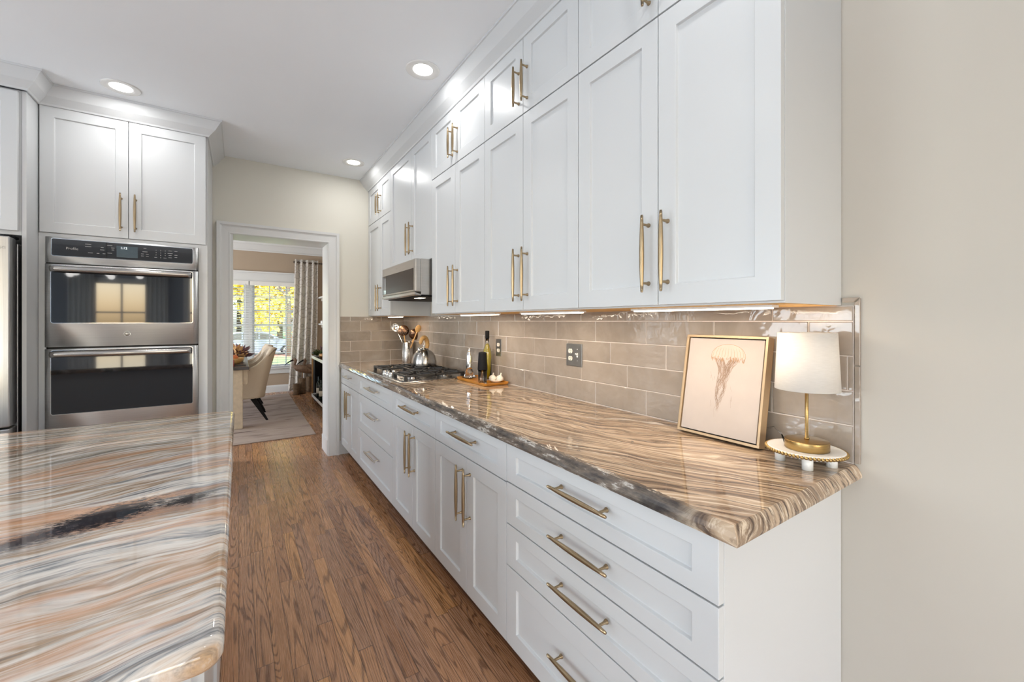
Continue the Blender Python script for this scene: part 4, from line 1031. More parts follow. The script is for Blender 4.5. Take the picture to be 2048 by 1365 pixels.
# ------------------------------------------------------------------ beaded riser and lamp
L0 = Vector((1.381, .538, .9145))
t = thing('beaded_riser', L0, 'round white riser with gold beaded rim under the lamp', 'stand')
rt = .097
MB().lathe([(0, .034), (rt-.004, .034), (rt-.002, .036), (rt-.002, .045), (rt-.006, .0455), (rt-.014, .043), (0, .043)], L0, 56).done('top', 'white', t)
m = MB(); nb = 64
for k in range(nb): a = 2*PI*k/nb; m.sphere(L0+Vector((rt*math.cos(a), rt*math.sin(a), .0405)), .0050, None, 8, 6)
m.done('beads', 'brass2', t)
for a in (R(116), R(-154), R(-64), R(26)): MB().lathe([(0, 0), (.0135, 0), (.0135, .0338), (0, .0338)], L0+Vector((.062*math.cos(a), .062*math.sin(a), 0)), 20).done('foot', 'white', t)
L1 = L0+Vector((.002, -.003, .0434))
t = thing('table_lamp', L1, 'small brass table lamp with a glowing white drum shade', 'lamp')
MB().lathe([(0, 0), (.054, 0), (.055, .001), (.055, .024), (.0545, .0255), (.053, .026), (.006, .0275), (0, .0275)], L1, 48).done('base', 'brass2', t)
MB().lathe([(0, .0276), (.0065, .0276), (.0065, .032), (.0045, .033), (.0045, .235), (.010, .236), (.010, .262), (0, .262)], L1, 20).done('pole', 'brass2', t)
def shade_mat():
    q = NT('linen_lamp_shade'); p = q.co()
    wv = q.noise(q.mp(p, sc=(60, 60, 900)), 1, 2)
    col = q.ramp(wv, [(.3, (.70, .68, .65)), (.7, (.76, .74, .71))])
    q.set(Base_Color=col, Roughness=.9)
    tr = q.n('BsdfTranslucent'); q.put(tr.inputs[0], col); mx = q.n('MixShader'); mx.inputs[0].default_value = .38
    q.t.links.new(q.b.outputs[0], mx.inputs[1]); q.t.links.new(tr.outputs[0], mx.inputs[2]); q.t.links.new(mx.outputs[0], q.t.nodes['Material Output'].inputs[0])
    return q.m
M['shade'] = shade_mat()
sz0, sz1 = .172, .338
sp = [(.0795, sz0), (.0800, sz0+.001), (.0725, sz1), (.0718, sz1), (.0788, sz0+.002)]
MB().lathe(sp+[sp[0]], L1, 64).done('lamp_shade', 'shade', t)
m = MB(); m.tube([L1+Vector((.0716*math.cos(a), .0716*math.sin(a), sz1-.012)) for a in [2*PI*k/36 for k in range(37)]], .0012, 6)
for k in range(3): a = 2*PI*k/3; m.tube([L1+Vector((.011*math.cos(a), .011*math.sin(a), sz1-.03)), L1+Vector((.0716*math.cos(a), .0716*math.sin(a), sz1-.012))], .0012, 6)
m.done('shade_ring', 'brass2', t)
MB().sphere(L1+Vector((0, 0, .286)), .021, None, 16, 12, (1, 1, 1.15)).done('bulb', 'bulb', t)
lamp('table_lamp_bulb', 'POINT', tuple(L1+Vector((0, 0, .286))), (0, 0, 0), .75, (1, .86, .70), shadow_soft_size=.03)
m = MB(); m.tube([L1+Vector((-.02, .050, .010)), (1.425, .62, .975), (1.455, .655, .985), (1.47, .70, .965), (1.475, .80, .922), (1.478, .93, .918)], .0024, 8)
m.done('cord', 'glass', t)

# ------------------------------------------------------------------ recessed ceiling lights
for i, (x, y, lb) in enumerate([(.880, 2.262, 'large recessed ceiling light beside the tall wall cabinets'), (-.606, 3.455, 'recessed ceiling light in front of the oven cabinet'), (.868, 3.93, 'small far recessed ceiling light near the back wall'),
                                (.88, .45, 'recessed ceiling light above the near end of the counter, out of view'), (-.606, 1.4, 'recessed ceiling light above the island, out of view')]):
    t = thing('recessed_light', (x, y, ZC), lb, 'ceiling light', 'recessed ceiling lights')
    c = (x, y, ZC)
    MB().lathe([(.095, -.0004), (.094, -.004), (.089, -.006), (.062, -.003), (.0545, -.0006)], c, 48).done('trim_ring', 'white', t)
    MB().lathe([(0, -.0007), (.054, -.0007), (.054, -.0020), (0, -.0024)], c, 40).done('lens', 'led', t)
    lamp('recessed_lamp', 'AREA', (x, y, ZC-.012), (0, 0, 0), 2.8, (1, .99, .97), shape='DISK', size=.11)

# ------------------------------------------------------------------ dining room: window, blinds, curtain
def PW(a, b, c): return Vector((a, WY-c, b))            # c>0 into the room
def rc(m, x0, x1, z0, z1, c0, c1): m.prism([(x0, z0), (x1, z0), (x1, z1), (x0, z1)], PW, c0, c1)
m = MB()
rc(m, WX0-.09, WX0+.0, WZ0, WZ1, 0, .02); rc(m, WX1, WX1+.09, WZ0, WZ1, 0, .02); rc(m, WX0-.10, WX1+.10, WZ1, WZ1+.18, 0, .022); rc(m, WX0-.12, WX1+.12, WZ1+.16, WZ1+.185, .022, .045)
rc(m, WX0-.12, WX1+.12, WZ0-.03, WZ0, -.02, .05); rc(m, WX0-.09, WX1+.09, WZ0-.12, WZ0-.03, 0, .018)
rc(m, .105, .205, WZ0, WZ1, -.06, .012)
for x0, x1 in ((-.93, .105), (.205, 1.02)):
    rc(m, x0, x0+.035, WZ0, WZ1, -.06, -.02); rc(m, x1-.035, x1, WZ0, WZ1, -.06, -.02)
    rc(m, x0+.035, x1-.035, WZ0, WZ0+.045, -.06, -.02); rc(m, x0+.035, x1-.035, WZ1-.045, WZ1, -.06, -.02); rc(m, x0+.035, x1-.035, 1.235, 1.275, -.06, -.02)
    for k in (1, 2): x = x0+(x1-x0)*k/3; rc(m, x-.009, x+.009, WZ0+.045, WZ1-.045, -.050, -.034)
    for z in (1.515, 1.775, .99, .73): rc(m, x0+.035, x1-.035, z-.009, z+.009, -.049, -.035)
struct(m.done('window_1', 'trim'))
def blind(x0, x1, lab):
    t = thing('window_blind', ((x0+x1)/2, WY-.03, WZ0), lab, 'blind', 'white slatted blinds')
    MB().box(x0, x1, WY-.075, WY-.022, WZ1-.075, WZ1+.0).done('headrail', 'white', t, bevel=.003)
    m = MB(); z = WZ0+.045
    while z < WZ1-.09:
        T = Matrix.Translation(((x0+x1)/2, WY-.048, z)) @ Matrix.Rotation(R(-13), 4, 'X')
        m.box(-(x1-x0)/2, (x1-x0)/2, -.022, .022, -.0010, .0010, T); z += .044
    m.done('slats', 'white', t)
    MB().box(x0, x1, WY-.070, WY-.026, WZ0+.008, WZ0+.024).done('bottom_rail', 'white', t, bevel=.002)
    m = MB()
    for f in (.12, .5, .88):
        x = x0+(x1-x0)*f
        for y in (WY-.071, WY-.025): m.tube([(x, y, WZ0+.02), (x, y, WZ1-.07)], .0009, 5)
    m.done('ladder_cords', 'white', t)
    MB().tube([(x1-.05, WY-.078, WZ1-.05), (x1-.05, WY-.080, WZ0+.75)], .004, 8).done('wand', 'white', t)
blind(-.94, .148, 'white slatted blind over the left half of the dining window')
blind(.163, 1.03, 'white slatted blind over the right half of the dining window, behind the curtain')
t = thing('curtain_rod', (1.12, WY-.11, 2.44), 'short dark bronze rod with ball ends above the dining window', 'curtain rod')
MB().tube([(.885, WY-.115, 2.44), (1.335, WY-.115, 2.44)], .011, 12).done('rod', 'bronze', t)
for x in (.875, 1.345): MB().sphere((x, WY-.115, 2.44), .022, None, 14, 10).done('finial', 'bronze', t)
for x in (.95, 1.27): MB().tube([(x, WY-.001, 2.44), (x, WY-.115, 2.44)], .007, 8).done('bracket', 'bronze', t)
t = thing('curtain', (1.10, WY-.115, .02), 'cream swirl-patterned curtain hanging from the short bronze rod', 'curtain')
def cf(u, v):
    z = .02+2.475*v
    sp = 1.0+.18*(1-v)**1.6
    x0c = 1.080-.02*(1-v)
    x = x0c+(u-.5)*.40*sp - .06*(1-v)**2
    y = WY-.115-.034*math.sin(u*2*PI*4.0+.5)*(1+.25*(1-v)) - .03*(1-v)*math.sin(u*5)
    return Vector((x, y, z))
MB().grid(cf, 96, 40).done('panel', 'curtain', t, solid=.0015)
for k in range(8):
    x, y, z = cf((k+.25)/8, .978)
    MB().lathe([(.019, -.002), (.026, -.002), (.026, .002), (.019, .002), (.019, -.002)], seg=20, T=Matrix.Translation((x, WY-.115, 2.44)) @ Matrix.Rotation(PI/2, 4, 'Y')).done('grommet', 'bronze', t)

# rug
tag(MB().box(-2.3, .752, 5.30, 8.52, .0005, .012).done('area_rug', 'rug', bevel=.004), 'mauve-grey streaked rug under the dining table', 'rug')

# dining table
t = thing('dining_table', (-.95, 7.0, .0125), 'cream farmhouse dining table with a dark top', 'table')
MB().box(-1.05, .105, 5.98, 8.05, .735, .772).done('tabletop', 'darktop', t, bevel=.004)
m = MB(); m.box(-.99, .03, 6.06, 6.085, .62, .7345); m.box(-.99, .03, 7.94, 7.965, .62, .7345); m.box(-.99, -.965, 6.086, 7.939, .62, .7345); m.box(.005, .03, 6.086, 7.939, .62, .7345); m.done('apron', 'cream', t)
for x in (-1.0, -.065):
    for y in (6.03, 7.91):
        MB().box(x, x+.105, y, y+.105, .0125, .7345).done('leg', 'cream', t, bevel=.006)
for y in (6.045,):
    m = MB(); m.prism([(0, .7345), (.05, .7345), (.05, .56), (.03, .54), (0, .56)], lambda a, b, c: Vector((.041+a, y+.02+c, b)), 0, .05); m.done('corbel', 'cream', t, bevel=.003)

# upholstered chairs facing the table
def chair(cx, cy, label):
    t = thing('dining_chair', (cx, cy, .0125), label, 'chair', 'upholstered dining chairs')
    hw, dp = .30, .29; z0 = .30
    def shell(th, top):
        # path from the near front arm round the back to the far front arm; v height
        def f(u, v):
            s = u*2-1                                        # -1 near .. 1 far
            a = s*R(118)
            bx = math.cos(a); by = math.sin(a)
            k = max(0.0, min(1.0, (abs(s)-.34)/.66))
            e = k*k*(3-2*k)
            zt = .945-.32*e - .10*max(0, k-.6)
            px = cx+(.155+.0)*1 + (dp*.62)*(math.copysign(abs(bx)**.6, bx)) - .02
            if bx < 0: px = cx+.155-.02 + bx*.62
            py = cy+(hw-th)*math.copysign(min(1, abs(by)*1.12)**.7, by)
            z = z0+.015+(zt-z0)*v
            lean = .14*max(0, v)**1.3*(1-.75*e)
            return Vector((px+lean, py, z))
        return f
    f = shell(.03, 1)
    MB().grid(f, 56, 18).done('backrest', 'linen', t, solid=.062, bevel=0)
    m = MB()
    o = rr(cx-.27, cx+.27, cy-.235, cy+.235, .06); R2 = [[m.bm.verts.new((x, y, z)) for x, y in q] for q, z in ((o, .30), (o, .44), (rr(cx-.262, cx+.26, cy-.228, cy+.228, .06), .468), (rr(cx-.23, cx+.23, cy-.20, cy+.20, .05), .480))]
    for A, B in zip(R2, R2[1:]):
        for k in range(len(A)): fc = m.bm.faces.new([A[k], A[(k+1) % len(A)], B[(k+1) % len(A)], B[k]]); fc.smooth = True
    m.bm.faces.new(R2[0][::-1]); m.bm.faces.new(R2[-1]); m.done('seat', 'linen', t)
    m = MB()
    for k in range(90):
        p = f(k/89, .985); q = f(min(1, k/89+.01), .985)
        c = Vector((cx, cy, p.z)); d = (p-c); d.z = 0; d.normalize()
        m.sphere(p+d*.0325+Vector((0, 0, -.01)), .0055, None, 6, 4)
    m.done('nailhead_trim', 'bronze', t)
    for sx, sy in ((-1, -1), (-1, 1), (1, -1), (1, 1)):
        x, y = cx+sx*.20, cy+sy*.20
        fx, fy = (x+.16, y+sy*.085) if sx > 0 else (x-.02, y+sy*.02)
        m = MB(); a, b = (.034 if sx > 0 else .024), .014
        T0 = [Vector((x+i*a, y+j*a, .305)) for i, j in ((-1, -1), (1, -1), (1, 1), (-1, 1))]; T1 = [Vector((fx+i*b, fy+j*b, .0127)) for i, j in ((-1, -1), (1, -1), (1, 1), (-1, 1))]
        A = [m.bm.verts.new(p) for p in T0]; B = [m.bm.verts.new(p) for p in T1]
        for k in range(4): m.bm.faces.new([A[k], A[(k+1) % 4], B[(k+1) % 4], B[k]])
        m.bm.faces.new(A); m.bm.faces.new(B[::-1]); m.done('leg', 'blackwood', t, bevel=.003)
    return t
chair(-.045, 6.68, 'beige upholstered dining chair with black legs nearest the doorway')
chair(-.045, 7.42, 'beige upholstered dining chair behind the nearest one, closer to the window')

# things on the dining table
TZ2 = .7725
t = thing('fruit_bowl', (-.045, 6.36, TZ2), 'brown bowl on the dining table holding a small pumpkin', 'bowl')
MB().lathe([(0, 0), (.05, 0), (.075, .02), (.105, .07), (.100, .07), (.070, .024), (0, .010)], (-.045, 6.36, TZ2+.013), 28).done('bowl', 'wood', t)
tag(MB().box(-.22, .075, 6.16, 6.56, TZ2, TZ2+.012).done('serving_tray', 'darktop', bevel=.003), 'dark flat tray under the brown bowl on the dining table', 'tray')
m = MB(); 
for k in range(10):
    a = 2*PI*k/10; m.sphere((-.07+.030*math.cos(a), 6.35+.030*math.sin(a), TZ2+.088), .035, None, 10, 8, (1, 1, 1.05))
t = tag(m.done('pumpkin', 'orange'), 'small orange pumpkin in the bowl on the dining table', 'pumpkin')
def leaves(name, mt, c, n, rad, ll, lab, cat, seed=1, parent=None, up=.6):
    rn = random.Random(seed); m = MB()
    for k in range(n):
        d = Vector((rn.gauss(0, 1), rn.gauss(0, 1), abs(rn.gauss(0, 1))*up+.1)).normalized()
        b = Vector(c)+d*rad*rn.uniform(.2, .8); s_ = d.cross(Vector((rn.gauss(0, 1), rn.gauss(0, 1), rn.gauss(0, 1)))).normalized()
        l = ll*rn.uniform(.6, 1.2); w2 = l*.22
        nrm = d.cross(s_)*l*.12
        m.poly([b, b+d*l*.45+s_*w2+nrm, b+d*l+nrm*.2, b+d*l*.45-s_*w2+nrm])
    o = m.done(name, mt, parent, recalc=False, weld=False)
    return tag(o, lab, cat) if lab else o
t = thing('leaf_arrangement', (.02, 6.80, TZ2), 'dried arrangement of plum and straw coloured leaves on the dining table', 'flowers')
MB().lathe([(0, 0), (.05, 0), (.06, .03), (.045, .07), (.040, .07), (0, .02)], (.0, 6.80, TZ2), 20).done('vase', 'cream', t)
leaves('plum_leaves', 'purple', (.01, 6.80, TZ2+.07), 90, .12, .11, None, None, 2, t, .5)
leaves('straw_leaves', 'straw', (-.05, 6.75, TZ2+.07), 60, .11, .12, None, None, 3, t, .8)
t = thing('jar_candle', (-.105, 6.10, TZ2), 'red glass candle jar at the near edge of the dining table', 'candle')
MB().lathe([(0, 0), (.035, 0), (.038, .004), (.038, .08), (.035, .08), (.035, .01), (0, .01)], (-.085, 6.10, TZ2), 24).done('jar', 'redglass', t)
MB().lathe([(0, .0102), (.0345, .0102), (.0345, .055), (0, .056)], (-.085, 6.10, TZ2), 24).done('wax', 'cream', t)
t = thing('amber_bottle', (-.13, 7.1, TZ2), 'slim amber bottle standing at the left of the doorway view on the table', 'bottle')
MB().lathe([(0, 0), (.035, 0), (.037, .005), (.037, .16), (.014, .21), (.013, .27), (0, .27)], (-.13, 7.1, TZ2), 20).done('bottle_body', 'orange', t)
MB().lathe([(0, .2702), (.015, .2702), (.015, .30), (0, .30)], (-.13, 7.1, TZ2), 16).done('stopper', 'black', t)
for i, y in enumerate((6.70, 7.42)):
    tag(MB().lathe([(0, 0), (.06, 0), (.135, .012), (.137, .015), (.135, .016), (.06, .004), (0, .004)], (-.18, y, TZ2), 32).done('plate', 'white'), ['white plate on the dining table before the nearest chair', 'white plate on the dining table before the farther chair'][i], 'plate', 'plates on the dining table')

# bird carvings on stumps
def bird(x, y, z, yaw, lab, s=1.0, bill=True):
    t = thing('carved_bird', (x, y, z), lab, 'sculpture')
    T = Matrix.Translation((x, y, z)) @ Matrix.Rotation(yaw, 4, 'Z') @ Matrix.Scale(s, 4)
    V = lambda a, b, c: T @ Vector((a, b, c))
    m = MB()
    m.tube([V(.23, 0, .075), V(.17, 0, .105), V(.09, 0, .15), V(0, 0, .185), V(-.07, 0, .205), V(-.115, 0, .235), V(-.125, 0, .275), V(-.105, 0, .315), V(-.10, 0, .345), V(-.115, 0, .365), V(-.14, 0, .362)],
           [.008, .028, .058, .072, .058, .034, .024, .024, .030, .032, .016], 14)
    m.done('body', 'birdw', t)
    if bill: MB().tube([V(-.135, 0, .360), V(-.19, 0, .335), V(-.25, 0, .295), V(-.285, 0, .255)], [.016, .012, .008, .003], 8).done('bill', 'blackwood', t)
    for s_ in (-1, 1): MB().tube([V(.02, s_*.02, .14), V(.015, s_*.02, 0)], .006*s, 8).done('leg', 'copper', t)
def stump(x, y, r, h, lab):
    m = MB(); rn = random.Random(int(x*1000)); n = 28
    prof = [(r*1.06, .0), (r*.98, h*.2), (r*1.0, h*.6), (r*.97, h-.006), (r*.93, h)]
    ph_ = [rn.uniform(.93, 1.05) for _ in range(n)]
    rings = [[m.bm.verts.new((x+q*ph_[k]*math.cos(2*PI*k/n), y+q*ph_[k]*math.sin(2*PI*k/n), z+.001)) for k in range(n)] for q, z in prof]
    for A, B in zip(rings, rings[1:]):
        for k in range(n): fc = m.bm.faces.new([A[k], A[(k+1) % n], B[(k+1) % n], B[k]]); fc.smooth = True
    m.bm.faces.new(rings[0][::-1]); m.bm.faces.new(rings[-1])
    tag(m.done('tree_stump', 'stump'), lab, 'stump', 'bark-covered stumps')
stump(.968, 8.44, .058, .28, 'taller bark-covered stump carrying the long-billed bird')
stump(.862, 8.36, .050, .20, 'short bark-covered stump left of the taller one')
stump(1.115, 8.62, .055, .28, 'bark-covered stump half hidden behind the tall black cabinet')
bird(.955, 8.44, .2815, R(-12), 'carved wooden wading bird with a long curved bill facing left', .95)
bird(1.115, 8.62, .2815, R(20), 'darker carved wooden bird behind the long-billed one', .88)

# black cabinet beside the cart and the brass bar cart
t = thing('black_cabinet', (1.20, 7.62, 0), 'tall narrow black cabinet between the bird stumps and the bar cart', 'cabinet')
MB().box(1.045, 1.36, 7.50, 7.78, .03, .80).done('body', 'blackwood', t, bevel=.006); MB().box(1.055, 1.35, 7.51, 7.77, .0, .0295).done('plinth', 'black', t)
t = thing('bar_cart', (1.2, 6.75, 0), 'bar cart with aged gold frame and white shelf rims beside the doorway', 'cart')
CX0, CX1, CY0, CY1 = .975, 1.42, 6.02, 7.32
for x in (CX0, CX1-.022):
    for y in (CY0, CY1-.022): MB().box(x, x+.022, y, y+.022, .022, .80).done('post', 'copper', t, bevel=.002)
for z in (.135, .745):
    m = MB(); m.box(CX0+.0, CX1-.0, CY0+.023, CY1-.023, z, z+.022); m.done('shelf', 'darktop', t)
    m = MB(); m.box(CX0-.006, CX0-.0005, CY0+.02, CY1-.024, z-.008, z+.034); m.box(CX0, CX1, CY1-.0225, CY1-.0005, z-.008, z+.034); m.done('shelf_rim', 'white', t)
for x in (CX0+.011, CX1-.011):
    for y in (CY0+.011, CY1-.011): MB().lathe([(0, 0), (.014, 0), (.018, .006), (.012, .0215), (0, .0215)], (x, y, 0), 16).done('foot', 'copper', t)
M['winegreen'] = plain('dark_wine_glass', (.012, .018, .012), .08); M['label'] = plain('paper_label', srgb(214, 206, 190), .7)
def wine(x, y, h, col, lab):
    t = thing('wine_bottle', (x, y, .1575), lab, 'bottle', 'bottles on the bar cart')
    MB().lathe([(0, 0), (.034, 0), (.037, .004), (.037, h*.6), (.030, h*.68), (.014, h*.78), (.0135, h), (0, h)], (x, y, .1575), 20).done('bottle_body', col, t)
    MB().lathe([(.0376, h*.18), (.0376, h*.45)], (x, y, .1575), 20).done('label_band', 'label', t, solid=.0004)
wine(1.035, 7.00, .31, 'winegreen', 'dark wine bottle on the lower cart shelf farther from the doorway')
wine(1.03, 6.72, .29, 'winegreen', 'dark wine bottle on the lower cart shelf nearer the doorway')
wine(1.10, 6.86, .33, 'winegreen', 'tall dark bottle standing behind the two front wine bottles')
t = thing('cart_lamp', (1.14, 6.85, .7675), 'small glowing lamp with a gold base on top of the bar cart', 'lamp')
MB().lathe([(0, 0), (.05, 0), (.055, .008), (.018, .02), (.014, .06), (.022, .075), (0, .08)], (1.14, 6.85, .7675), 24).done('base', 'copper', t)
MB().lathe([(.036, .0805), (.042, .10), (.036, .145), (.020, .165), (.019, .164), (.034, .144), (.040, .10), (.034, .0805), (.036, .0805)], (1.14, 6.85, .7675), 20).done('globe', 'glass', t)
MB().sphere((1.14, 6.85, .865), .010, None, 10, 8).done('bulb', 'bulb', t)
t = thing('garland', (1.09, 7.10, .7675), 'green leafy garland at the far end of the bar cart top', 'garland')
leaves('leaves', 'green', (1.09, 7.14, .79), 130, .11, .07, None, None, 7, t, .5)
leaves('dry_sprigs', 'purple', (1.10, 7.22, .80), 40, .12, .06, None, None, 8, t, 1.2)
tag(MB().lathe([(0, 0), (.04, 0), (.055, .03), (.05, .07), (.044, .07), (.048, .03), (0, .008)], (1.055, 6.78, .7675), 24).done('copper_cup', 'copper'), 'small copper cup on the near part of the bar cart top', 'cup')
# wall shelves, only their ends are seen past the curtain
for i, z in enumerate((1.255, 1.755)):
    t = thing('wall_shelf', (1.40, 8.5, z), ['lower white floating shelf on the dining wall right of the curtain', 'upper white floating shelf on the dining wall right of the curtain'][i], 'shelf', 'floating shelves')
    MB().box(1.265, XW-.0125, 7.9, 8.62, z, z+.028).done('board', 'white', t, bevel=.002)
    m = MB(); m.box(1.30, XW-.0125, 8.0, 8.02, z-.05, z-.0005); m.box(1.30, XW-.0125, 8.5, 8.52, z-.05, z-.0005); m.done('brackets', 'white', t)
M['grey'] = plain('grey_ornament', srgb(120, 112, 106), .5)
m = MB(); m.tube([Vector((1.315, 8.40+.045*math.cos(a), 1.832+.045*math.sin(a))) for a in [2*PI*k/24 for k in range(25)]], .007, 8)
tag(m.done('ring_ornament', 'grey'), 'small ring ornament standing on the upper wall shelf', 'ornament')
tag(MB().lathe([(0, 0), (.03, 0), (.034, .01), (.030, .05), (0, .052)], (1.31, 8.45, 1.2835), 20).done('small_pot', 'white'), 'little white pot standing on the lower wall shelf', 'pot')

# ------------------------------------------------------------------ outside the dining window
GZ = -1.0
struct(MB().box(-30, 30, 9.06, 30.5, GZ-.3, GZ).done('lawn', 'lawn'))
struct(MB().box(-30, 30, 30.5, 32.3, GZ-.35, GZ+.03).done('mulch_bed', 'mulch'))
struct(MB().box(-40, 40, 32.3, 42, GZ-.5, GZ-.2).done('street', 'street'))
struct(MB().box(-60, 60, 42, 110, GZ-.5, GZ-.1).done('far_lawn', 'lawn'))
def foliage(c, r, n, ls, seed, mt, name='crown', parent=None):
    rn = random.Random(seed); m = MB()
    cl = [Vector((rn.uniform(-1, 1)*.66, rn.uniform(-1, 1)*.66, rn.uniform(-1, 1)*.75)) for _ in range(34)]
    for k in range(n):
        q = rn.choice(cl); d = Vector((rn.gauss(0, 1), rn.gauss(0, 1), rn.gauss(0, 1))).normalized()*rn.uniform(.15, .46)
        p = q+d; p = Vector((c[0]+p.x*r[0], c[1]+p.y*r[1], c[2]+p.z*r[2]))
        a = Vector((rn.gauss(0, 1), rn.gauss(0, 1), rn.gauss(0, 1))).normalized(); b = a.cross(Vector((rn.gauss(0, 1), rn.gauss(0, 1), rn.gauss(0, 1)))).normalized()
        l = ls*rn.uniform(.6, 1.3)
        m.poly([p-a*l, p+b*l*.6, p+a*l, p-b*l*.6])
    return m.done(name, mt, parent, recalc=False, weld=False)
def tree(x, y, h, r, n, ls, seed, mt, lab, limbs=7, tr=.11):
    t = thing('autumn_tree', (x, y, GZ-.25), lab, 'tree')
    rn = random.Random(seed); m = MB(); z0 = GZ-.25
    def limb(p, d, L, rad, dep):
        n_ = 5; pts = [p]; 
        for k in range(n_):
            d = (d+Vector((rn.gauss(0, .16), rn.gauss(0, .16), rn.gauss(.03, .08)))).normalized(); pts.append(pts[-1]+d*L/n_)
        m.tube(pts, [rad*(1-.65*k/n_) for k in range(n_+1)], 7)
        if dep > 0:
            for _ in range(3):
                q = pts[rn.randint(2, n_)]; dd = (d+Vector((rn.gauss(0, .7), rn.gauss(0, .7), rn.gauss(.1, .3)))).normalized(); limb(q, dd, L*.6, rad*.45, dep-1)
    m.tube([(x, y, z0), (x+.03, y, z0+h*.3), (x-.03, y, z0+h*.55), (x+.02, y, z0+h*.85)], [tr, tr*.8, tr*.6, tr*.25], 10)
    for k in range(limbs):
        a = 2*PI*k/limbs+rn.uniform(-.3, .3); zz = z0+h*(.26+.55*k/limbs)
        limb(Vector((x, y, zz)), Vector((math.cos(a), math.sin(a), .75)), h*.40, tr*.55, 2)
    m.done('trunk', 'bark', t)
    foliage((x, y, z0+h*.68), r, n, ls, seed, mt, 'crown', t)
    return t
tree(2.75, 31.0, 9.5, (3.2, 2.6, 4.2), 1700, .09, 11, 'leafy', 'thin-leaved street tree with a forked grey trunk in front of the parked car', 9, .17)
for i, (x, y, h, r, n, mt, lab) in enumerate([(-4.2, 49, 14, (4.6, 4, 7.5), 11000, 'leafy', 'broad yellow autumn tree across the street, leftmost'), (3.6, 50, 15, (5.0, 4, 8.2), 14000, 'leafy', 'broad yellow autumn tree across the street, behind the forked trunk'),
                                            (11.5, 49, 14, (4.6, 4, 7.5), 7000, 'leafy', 'broad yellow autumn tree across the street, rightmost'), (.0, 64, 19, (7.5, 5, 10.0), 9000, 'leafy', 'tall yellow tree in the second row across the street')]):
    tree(x, y, h, r, int(n*1.9), .24, 20+i, mt, lab, 5, .3)
def shrub(x, y, r, lab, seed):
    t = foliage((x, y, GZ-.15+r*.55), (r*1.3, r, r*.7), 900, .10, seed, 'leafo', 'shrub'); tag(t, lab, 'shrub', 'orange shrubs across the street')
shrub(5.0, 43.5, 1.3, 'orange shrub across the street, right of the trunk', 41); shrub(1.5, 43.5, 1.1, 'orange shrub across the street, behind the car roof', 42); shrub(-1.6, 43.8, 1.2, 'orange shrub across the street, farthest left', 43)
# parked SUV, nose to the right
t = thing('parked_car', (1.6, 35.6, GZ-.2), 'silver-blue four-door car parked in the street outside the window', 'car')
CZ = GZ-.2; cx0 = -.86; CS = 1.0; CY = 34.7
prof = [(0, .42), (.04, .95), (.10, 1.12), (.25, 1.20), (.42, 1.60), (.62, 1.72), (1.1, 1.77), (2.2, 1.76), (2.65, 1.68), (3.42, 1.22), (3.9, 1.16), (4.5, 1.02), (4.72, .86), (4.78, .60), (4.75, .36), (4.35, .30), (4.27, .52), (4.10, .70), (3.86, .76), (3.62, .70), (3.45, .52), (3.38, .30), (1.42, .30), (1.34, .52), (1.18, .70), (.95, .76), (.71, .70), (.54, .52), (.46, .30), (.08, .32)]
Pc = lambda a, b, c: Vector((cx0+a*CS, CY+0+c, CZ+b*CS))
MB().prism(prof, Pc, 0, 1.85).done('body', 'car', t, bevel=.035, seg=3)
for k, wpts in enumerate([[(.42, 1.24), (.52, 1.55), (.70, 1.65), (1.02, 1.67), (1.02, 1.24)], [(1.10, 1.24), (1.10, 1.67), (2.02, 1.67), (2.02, 1.24)], [(2.12, 1.24), (2.12, 1.66), (2.58, 1.60), (3.22, 1.24)]]):
    MB().prism(wpts, Pc, -.008, .004).done('side_window', 'carglass', t)
for a in (.95, 3.86):
    for yy_, s_ in ((CY+0.02, -1), (CY+1.83, 1)):
        T = Matrix.Translation((cx0+a, yy_, CZ+.36)) @ Matrix.Rotation(PI/2, 4, 'X')
        wh = MB().lathe([(0, -.09), (.30, -.09), (.355, -.07), (.36, 0), (.355, .07), (.30, .09), (0, .09)], seg=32, T=T).done('wheel', 'tyre', t)
        m = MB(); m.lathe([(.235, .092), (.25, .100), (.265, .092)], seg=32, T=T)
        for k in range(5): m.box(-.025, .025, 0, .245, .090, .104, T @ Matrix.Rotation(2*PI*k/5, 4, 'Z'))
        m.done('rim', 'chrome', wh)
m = MB(); m.box(cx0+.06, cx0+4.7, CY-0.015, CY-0.003, CZ+1.185, CZ+1.205); m.done('belt_trim', 'chrome', t)
for a in (1.06, 2.07, 3.15): MB().box(cx0+a-.006, cx0+a+.006, CY-0.008, CY-0.0015, CZ+.36, CZ+1.18).done('door_seam', 'dark', t)
for a in (1.85, 2.85): MB().box(cx0+a-.11, cx0+a+.06, CY-0.03, CY-0.004, CZ+1.06, CZ+1.09).done('door_handle', 'chrome', t, bevel=.004)
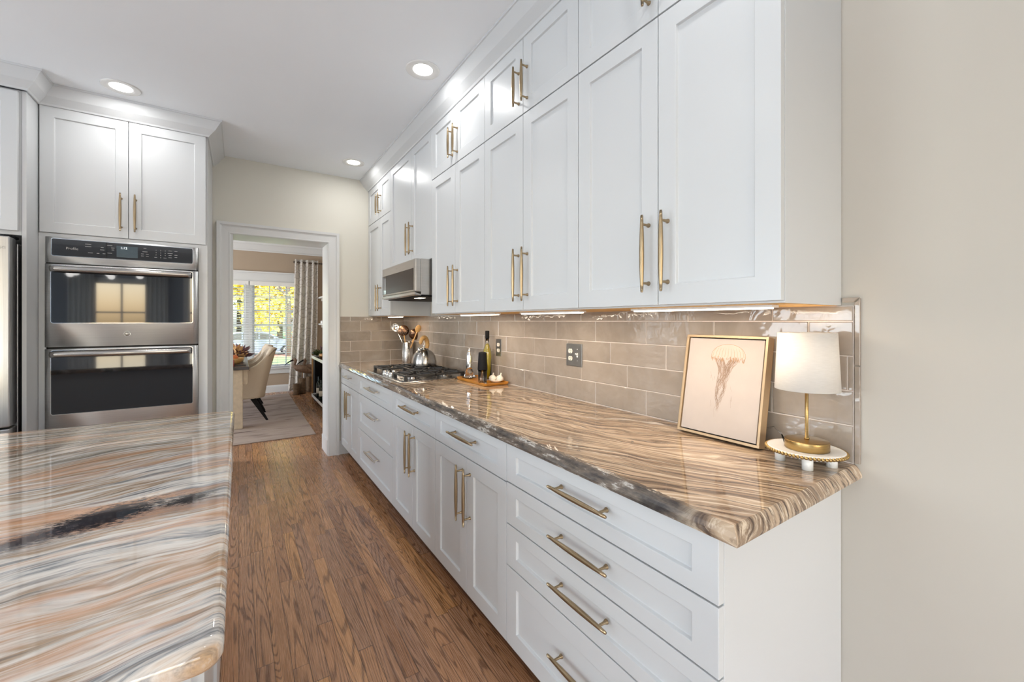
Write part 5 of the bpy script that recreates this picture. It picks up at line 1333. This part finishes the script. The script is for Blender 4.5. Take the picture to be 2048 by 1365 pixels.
MB().box(cx0+2.95, cx0+3.10, CY-0.2, CY-0.02, CZ+1.24, CZ+1.40).done('mirror', 'car', t, bevel=.02)
MB().box(cx0+4.45, cx0+4.70, CY-0.015, CY+0.1, CZ+.80, CZ+.96).done('headlamp', 'white', t, bevel=.01)

# ------------------------------------------------------------------ behind the camera: reflected things, and a pale rug added to bounce light
M['bouncerug'] = plain('pale_bounce_rug', (.62, .66, .70), .95, var=.06, scale=30)
tag(MB().box(-4.0, 1.1, -3.4, -.45, .0005, .012).done('area_rug', 'bouncerug', bevel=.004), 'large pale grey rug added behind the camera to bounce light', 'rug')
t = thing('chandelier', (-1.72, -1.5, ZC), 'globe-bulb chandelier hanging in the room behind the camera', 'chandelier')
MB().tube([(-1.72, -1.5, ZC-.02), (-1.72, -1.5, 2.16)], .008, 8).done('stem', 'blackwood', t); MB().lathe([(0, -.025), (.06, -.025), (.06, -.001), (0, -.001)], (-1.72, -1.5, ZC), 24).done('canopy', 'blackwood', t)
for k, (dx, dy) in enumerate([(-.42, -.1), (-.28, .25), (0, -.30), (.08, .28), (.40, .05)]):
    MB().tube([(-1.72, -1.5, 2.17), (-1.72+dx, -1.5+dy, 2.14)], .006, 6).done('arm', 'blackwood', t)
    MB().tube([(-1.72+dx, -1.5+dy, 2.14), (-1.72+dx, -1.5+dy, 2.09)], .014, 8).done('socket', 'brass', t)
    MB().sphere((-1.72+dx, -1.5+dy, 2.045), .045, None, 16, 12).done('globe_bulb', 'led', t)
for i, x in enumerate((-2.50, -1.40)):
    t = thing('sheer_curtain', (x, -3.70, .02), ['white curtain left of the small rear window', 'white curtain right of the small rear window'][i], 'curtain', 'white curtains at the rear window')
    MB().grid(lambda u, v, x=x: Vector((x-.18+.36*u, -3.70+.03*math.sin(u*2*PI*5), .02+2.35*v)), 50, 3).done('panel', 'white', t, solid=.002)
tag(MB().tube([(-2.8, -3.70, 2.40), (-1.1, -3.70, 2.40)], .012, 10).done('drapery_rod', 'bronze'), 'long rod above the small rear window', 'curtain rod')
